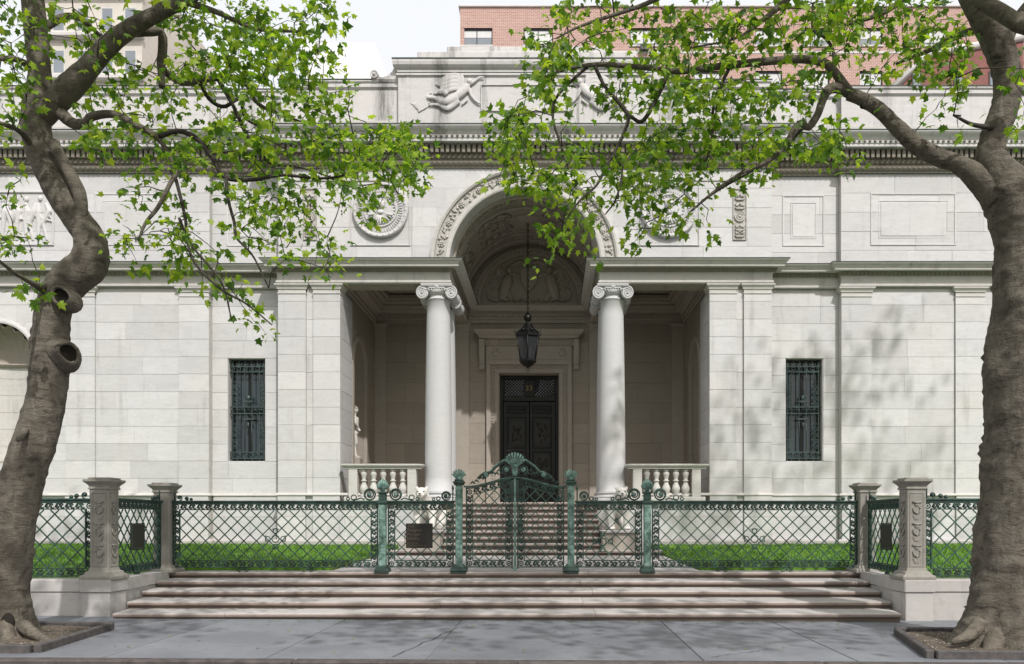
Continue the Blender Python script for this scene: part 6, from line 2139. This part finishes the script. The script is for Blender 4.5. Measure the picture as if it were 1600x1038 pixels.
ellL = [(20, 50, 45, 70, .9), (130, 45, 70, 55, .55), (15, 140, 40, 45, .7), (330, 50, 90, 50, .85), (420, 55, 90, 55, .9), (490, 45, 50, 45, .8), (335, 120, 80, 45, .9), (430, 115, 80, 55, .95), (500, 135, 45, 55, .7), (200, 150, 60, 45, .55), (180, 105, 40, 40, .5), (430, 200, 90, 60, .9), (510, 195, 50, 55, .7), (560, 235, 45, 50, 1.0), (605, 250, 50, 55, 1.1), (610, 210, 50, 14, 1.2), (645, 240, 20, 45, 1.0), (590, 305, 40, 30, 1.0), (220, 235, 70, 35, .7), (330, 225, 70, 40, .8), (240, 280, 70, 25, .45), (150, 215, 40, 35, .6), (400, 275, 60, 35, .7), (480, 285, 60, 30, .6), (205, 350, 40, 25, .35), (225, 385, 45, 30, .6), (290, 365, 45, 35, .7), (320, 415, 55, 35, .8), (400, 350, 50, 35, .7), (450, 340, 50, 40, .7), (470, 385, 50, 35, .7), (515, 410, 25, 25, .8), (350, 455, 50, 18, .6), (395, 490, 35, 16, .7), (425, 515, 20, 8, 1.0), (20, 385, 30, 35, .7), (40, 430, 30, 25, .7), (15, 290, 22, 22, .7), (5, 205, 25, 25, .7), (150, 170, 30, 30, .5), (260, 185, 40, 40, .6), (535, 270, 30, 40, .8), (380, 310, 40, 30, .5)]


def knotsL(g, T):
    for (px, py, r, ax) in ((93, 461, 17, (.12, -1, .05)), (109, 551, 19, (.75, -.7, 0.02))):
        c = Vector(to_w(px, py, 0, dl - (.30 if px < 100 else .24))[:3]); a = Vector(ax).normalized(); R_ = r * dl / F * .74
        u = a.orthogonal().normalized(); w = a.cross(u)
        rows = []
        for (k, o) in ((1.6, -.22), (1.32, -.11), (1.15, -.05), (1.02, -.01), (.86, -.012), (.76, -.045)):
            rows.append([c + a * o + (u * cos(2 * pi * j / 18) + w * sin(2 * pi * j / 18) * 1.25) * R_ * k * (1 + .05 * sin(j * 2 * pi / 18 * 3 + k)) for j in range(18)])
        g.grid(rows, closed_u=True)
        h = MB(); rows = [[c + a * o + (u * cos(2 * pi * j / 18) + w * sin(2 * pi * j / 18) * 1.25) * R_ * k for j in range(18)] for k, o in ((.78, -.04), (.7, -.07), (.5, -.09), (.02, -.10))]
        h.grid(rows, closed_u=True); h.build('knot_hole', M['hollow'], T)
    # gouged hollow at the foot
    h = MB(); c = Vector(to_w(12, 976, 0, dl - .26)[:3])
    h.ball(c, (.10, .07, .17), 14, 10); h.build('root_hollow', M['hollow'], T)
    # broken stub low on the bole
    W = [to_w(40, 672, 5, dl - .27), to_w(33, 682, 4.5, dl - .42), to_w(26, 690, 3, dl - .45)]
    bark_tube(g, W, 8, .03, .05)
    for pts in (((36, 978, 12), (52, 990, 10), (78, 1004, 5)), ((-10, 985, 16), (-20, 1002, 12), (-45, 1015, 5)), ((8, 975, 14), (15, 1000, 12), (22, 1022, 6))):
        bark_tube(g, [to_w(p[0], p[1], p[2], dl - .25 - .12 * i) for i, p in enumerate(pts)], 10, .04, .1)


make_tree('plane_tree', 'leaning plane tree with a crooked trunk, round cut stubs and a hollow at its foot', dl, trunkL, limbsL, ellL,
          [(-6.8, 10.6, 11.5, 4.2, 3.0, 2.2, 120), (-4.5, 9.5, 11.0, 2.5, 2.0, 1.5, 40), (-8.5, 10.5, 14.0, 4.0, 2.8, 1.9, 80), (-5.5, 5.2, 9.6, 3.6, 2.2, 1.6, 80)], 11, knotsL, [(Vector(to_w(12, 976, 0, dl - .40)[:3]), .17, -.17)])

dr = 11.0
trunkR = [(1578, 1016, 78, dr), (1578, 985, 72, dr), (1580, 930, 66, dr), (1586, 850, 66, dr), (1596, 760, 65, dr), (1601, 690, 66, dr), (1601, 620, 64, dr), (1600, 560, 62, dr), (1602, 500, 57, dr), (1603, 430, 52, dr), (1600, 370, 48, dr), (1588, 325, 46, dr), (1568, 290, 40, dr), (1549, 250, 26, dr), (1552, 215, 22, dr), (1566, 180, 22, dr), (1575, 145, 22.5, dr), (1570, 100, 23, dr), (1552, 55, 23, dr), (1525, 10, 20, dr), (1500, -50, 18, dr), (1480, -150, 15, dr), (1490, -280, 10, dr)]
limbsR = [
    (LL([(1560, 310, 28), (1530, 280, 22), (1500, 258, 15), (1470, 247, 14), (1436, 230, 14), (1405, 203, 13), (1374, 172, 12), (1345, 154, 11), (1325, 147, 10)], dr, dr + .2), True),
    (LL([(1330, 150, 10), (1316, 130, 8.5), (1303, 112, 7.5), (1285, 97, 6.5), (1250, 93, 6), (1200, 96, 6), (1150, 101, 5.6), (1100, 107, 5), (1060, 112, 4.5), (1000, 105, 4), (930, 101, 3.4), (880, 110, 2.4), (840, 125, 1.5)], dr + .2, dr - .3), False),
    (LL([(1326, 146, 9), (1302, 137, 9), (1288, 150, 7), (1277, 180, 6), (1262, 200, 5.5), (1252, 192, 5.5), (1240, 205, 5.2), (1226, 230, 4.5), (1200, 252, 3.6), (1160, 270, 3), (1122, 295, 2.4), (1080, 330, 1.5)], dr + .2, dr - .5), False),
    (LL([(1142, 102, 3), (1128, 130, 2.8), (1115, 165, 2.6), (1112, 220, 2), (1100, 260, 1.4)], dr, dr - .6), False),
    (LL([(918, 105, 2.6), (895, 125, 2.5), (868, 155, 2.4), (864, 185, 2.2), (872, 215, 2), (880, 245, 1.4), (860, 275, 1)], dr - .2, dr - .6), False),
    (LL([(928, 101, 2.6), (945, 135, 2.6), (980, 178, 3), (976, 205, 2.8), (960, 238, 2.6), (945, 265, 2.4), (932, 290, 2), (905, 315, 1.6), (880, 350, 1)], dr - .2, dr - .8), False),
    (LL([(1045, 112, 3.4), (1024, 158, 3.2), (1003, 190, 3), (985, 182, 2.6)], dr - .1, dr - .5), False),
    (LL([(959, 238, 2.2), (972, 270, 2), (962, 312, 1.6), (946, 335, 1)], dr - .6, dr - .9), False),
    (LL([(1257, 198, 2.8), (1222, 233, 2.6), (1195, 256, 2), (1128, 294, 1.6), (1085, 325, 1)], dr + .1, dr + .6), False),
    (LL([(1303, 110, 3), (1302, 80, 2.6), (1290, 60, 2.4), (1270, 45, 2), (1270, 5, 1.6)], dr + .2, dr + .8), False),
    (LL([(1570, 70, 12), (1590, 30, 10), (1640, -30, 8)], dr, dr + .5), True),
    (LL([(1530, 0, 13), (1568, 22, 13), (1600, 42, 12), (1660, 60, 10)], dr - .4, dr - .9), True),
    (LL([(1600, 330, 20), (1615, 280, 16), (1640, 200, 13), (1680, 100, 9)], dr, dr + .6), True),
    (LL([(1545, 40, 6), (1500, 55, 5), (1450, 80, 3.5), (1400, 100, 2)], dr, dr + .8), False),
    (LL([(1500, -40, 7), (1440, -20, 5), (1380, 20, 4), (1320, 40, 2)], dr, dr + .2), False),
    (LL([(1470, -120, 9), (1300, -60, 7), (1227, 2, 5), (1190, 33, 3.4), (1150, 60, 2), (1080, 75, 1.2)], dr, dr - .5), False),
    (LL([(1300, -60, 6), (1100, -30, 5), (1000, 10, 3.4), (910, 40, 2.2), (870, 60, 1.2)], dr - .3, dr - .6), False),
    (LL([(1556, 200, 5), (1520, 195, 3), (1490, 180, 2)], dr - .1, dr - .5), False),
]
ellR = [(855, 15, 25, 30, .5), (865, 75, 40, 45, .6), (905, 50, 50, 50, .6), (945, 35, 60, 40, .5), (1000, 65, 70, 60, .65), (1080, 80, 80, 65, .75), (1110, 30, 60, 35, .6), (1180, 55, 80, 55, .8), (1270, 50, 70, 50, .85), (1370, 40, 80, 50, 1.0), (1455, 55, 55, 55, 1.0), (1490, 95, 35, 40, .9), (1320, 15, 70, 30, .8), (1150, 140, 85, 45, .9), (1240, 145, 60, 40, .8), (1060, 155, 70, 45, .85), (965, 150, 60, 35, .6), (850, 155, 55, 50, .85), (855, 100, 40, 40, .7), (805, 195, 35, 30, .9), (780, 235, 25, 14, .9), (825, 235, 50, 40, 1.0), (885, 255, 50, 40, .9), (800, 285, 35, 22, 1.1), (845, 270, 30, 30, .8), (985, 235, 75, 45, .9), (1075, 225, 75, 50, .95), (1170, 215, 70, 40, .9), (1180, 260, 50, 25, .7), (1270, 215, 55, 35, .9), (1320, 215, 28, 22, 1.0), (1290, 245, 40, 25, .8), (1100, 285, 55, 28, .7), (1040, 325, 50, 40, .8), (1085, 355, 25, 14, .8), (950, 295, 60, 35, .8), (885, 325, 35, 22, .9), (865, 365, 45, 18, .8), (915, 355, 35, 20, .7), (850, 405, 10, 8, 2.0), (930, 385, 16, 8, 1.2), (1010, 370, 40, 25, .5), (1480, 170, 25, 25, .6), (1500, 195, 28, 18, .6), (1585, 200, 18, 50, .8), (1460, 125, 40, 30, .6), (1400, 110, 50, 30, .5), (1585, 90, 20, 60, .5), (1325, 95, 30, 25, .5), (1010, 275, 40, 40, .8), (770, 215, 20, 8, .6)]


def burlR(g, T):
    c = Vector(to_w(1348, 165, 0, dr + .05)[:3])
    h = MB(); h.ball(c, (.045, .03, .05), 10, 6); h.build('knot_hole', M['hollow'], T)
    for pts in (((1530, 975, 13), (1515, 992, 11), (1490, 1003, 5)), ((1560, 985, 24), (1552, 1008, 18), (1540, 1022, 8)), ((1610, 985, 24), (1620, 1010, 18), (1640, 1024, 8)), ((1580, 1000, 10), (1560, 1030, 8), (1500, 1036, 4))):
        bark_tube(g, [to_w(p[0], p[1], p[2], dr - .25 - .15 * i) for i, p in enumerate(pts)], 12, .04, .1)


make_tree('plane_tree', 'thick upright plane tree with a bulging burl and a long arching low limb', dr, trunkR, limbsR, ellR,
          [(5.0, 10.4, 11.6, 4.6, 3.0, 2.2, 130), (1.0, 9.6, 11.0, 3.0, 2.0, 1.5, 50), (6.2, 11.0, 15.4, 4.2, 3.4, 2.8, 90), (4.2, 4.8, 9.8, 4.6, 2.2, 1.6, 100), (13.5, 10.5, 18.6, 4.0, 3.0, 3.0, 75)], 23, burlR, [(Vector(to_w(px, py, 0, dr - dd)[:3]), r * dr / F, h) for px, py, r, dd, h in ((1536, 578, 26, .1, .17), (1556, 380, 16, .25, .09), (1592, 468, 20, .42, .11), (1522, 925, 22, .2, .12), (1580, 800, 18, .5, .05), (1560, 640, 14, .4, .05), (1570, 720, 12, .45, .05))])  # last clusters are unseen, added so their shadow dapples the right wall

# small fallen leaves and twigs on the pavement and steps
V, Fc = [], []
for k in range(320):
    x = RND.uniform(-7, 8); y = RND.choice([RND.uniform(10, 13.4), RND.uniform(13.2, 13.45), RND.uniform(13.2, 13.45)])
    an = RND.uniform(0, 2 * pi); s_ = RND.uniform(.02, .05); z = walk_z(x) + .008
    n0 = len(V)
    for v in LV: V.append((x + s_ * (v[0] * cos(an) - v[1] * sin(an)), y + s_ * (v[0] * sin(an) + v[1] * cos(an)), z + .3 * s_ * abs(v[2]) + .002))
    Fc += [tuple(n0 + i for i in f) for f in LF]
me = bpy.data.meshes.new('fallen_leaves'); me.from_pydata(V, [], Fc); me.materials.append(M['leaf'])
tag(link('fallen_leaves', me), kind='stuff')

# ------------------------------------------------------------------ facing stones become parts of the building
def blk_score(b):
    fr, a0, a1, z0, z1, o, dp, bv, mt, wgt = b
    c = fr((a0 + a1) / 2, 0, (z0 + z1) / 2)
    px = 860 + c[0] / c[1] * F; py = 812 - (c[2] - EYE) / c[1] * F
    if not (-20 < px < 1620 and -10 < py < 890): return 0
    n = Vector(fr(0, 1, 0)) - Vector(fr(0, 0, 0))
    return (a1 - a0) * (z1 - z0) / c[1] ** 2 * wgt * max(.15, abs(n.y))
BLOCKS.sort(key=blk_score, reverse=True)
rest = {}
for i, b in enumerate(BLOCKS):
    if i < 290:
        g = MB(); block_mesh(g, *b[:8]); g.build('facing_stone', M[b[8]], lib)
    else:
        block_mesh(rest.setdefault(b[8], MB()), *b[:8])
for k, g in rest.items():
    g.build('facing_stones', M[k], lib, kind='stuff')
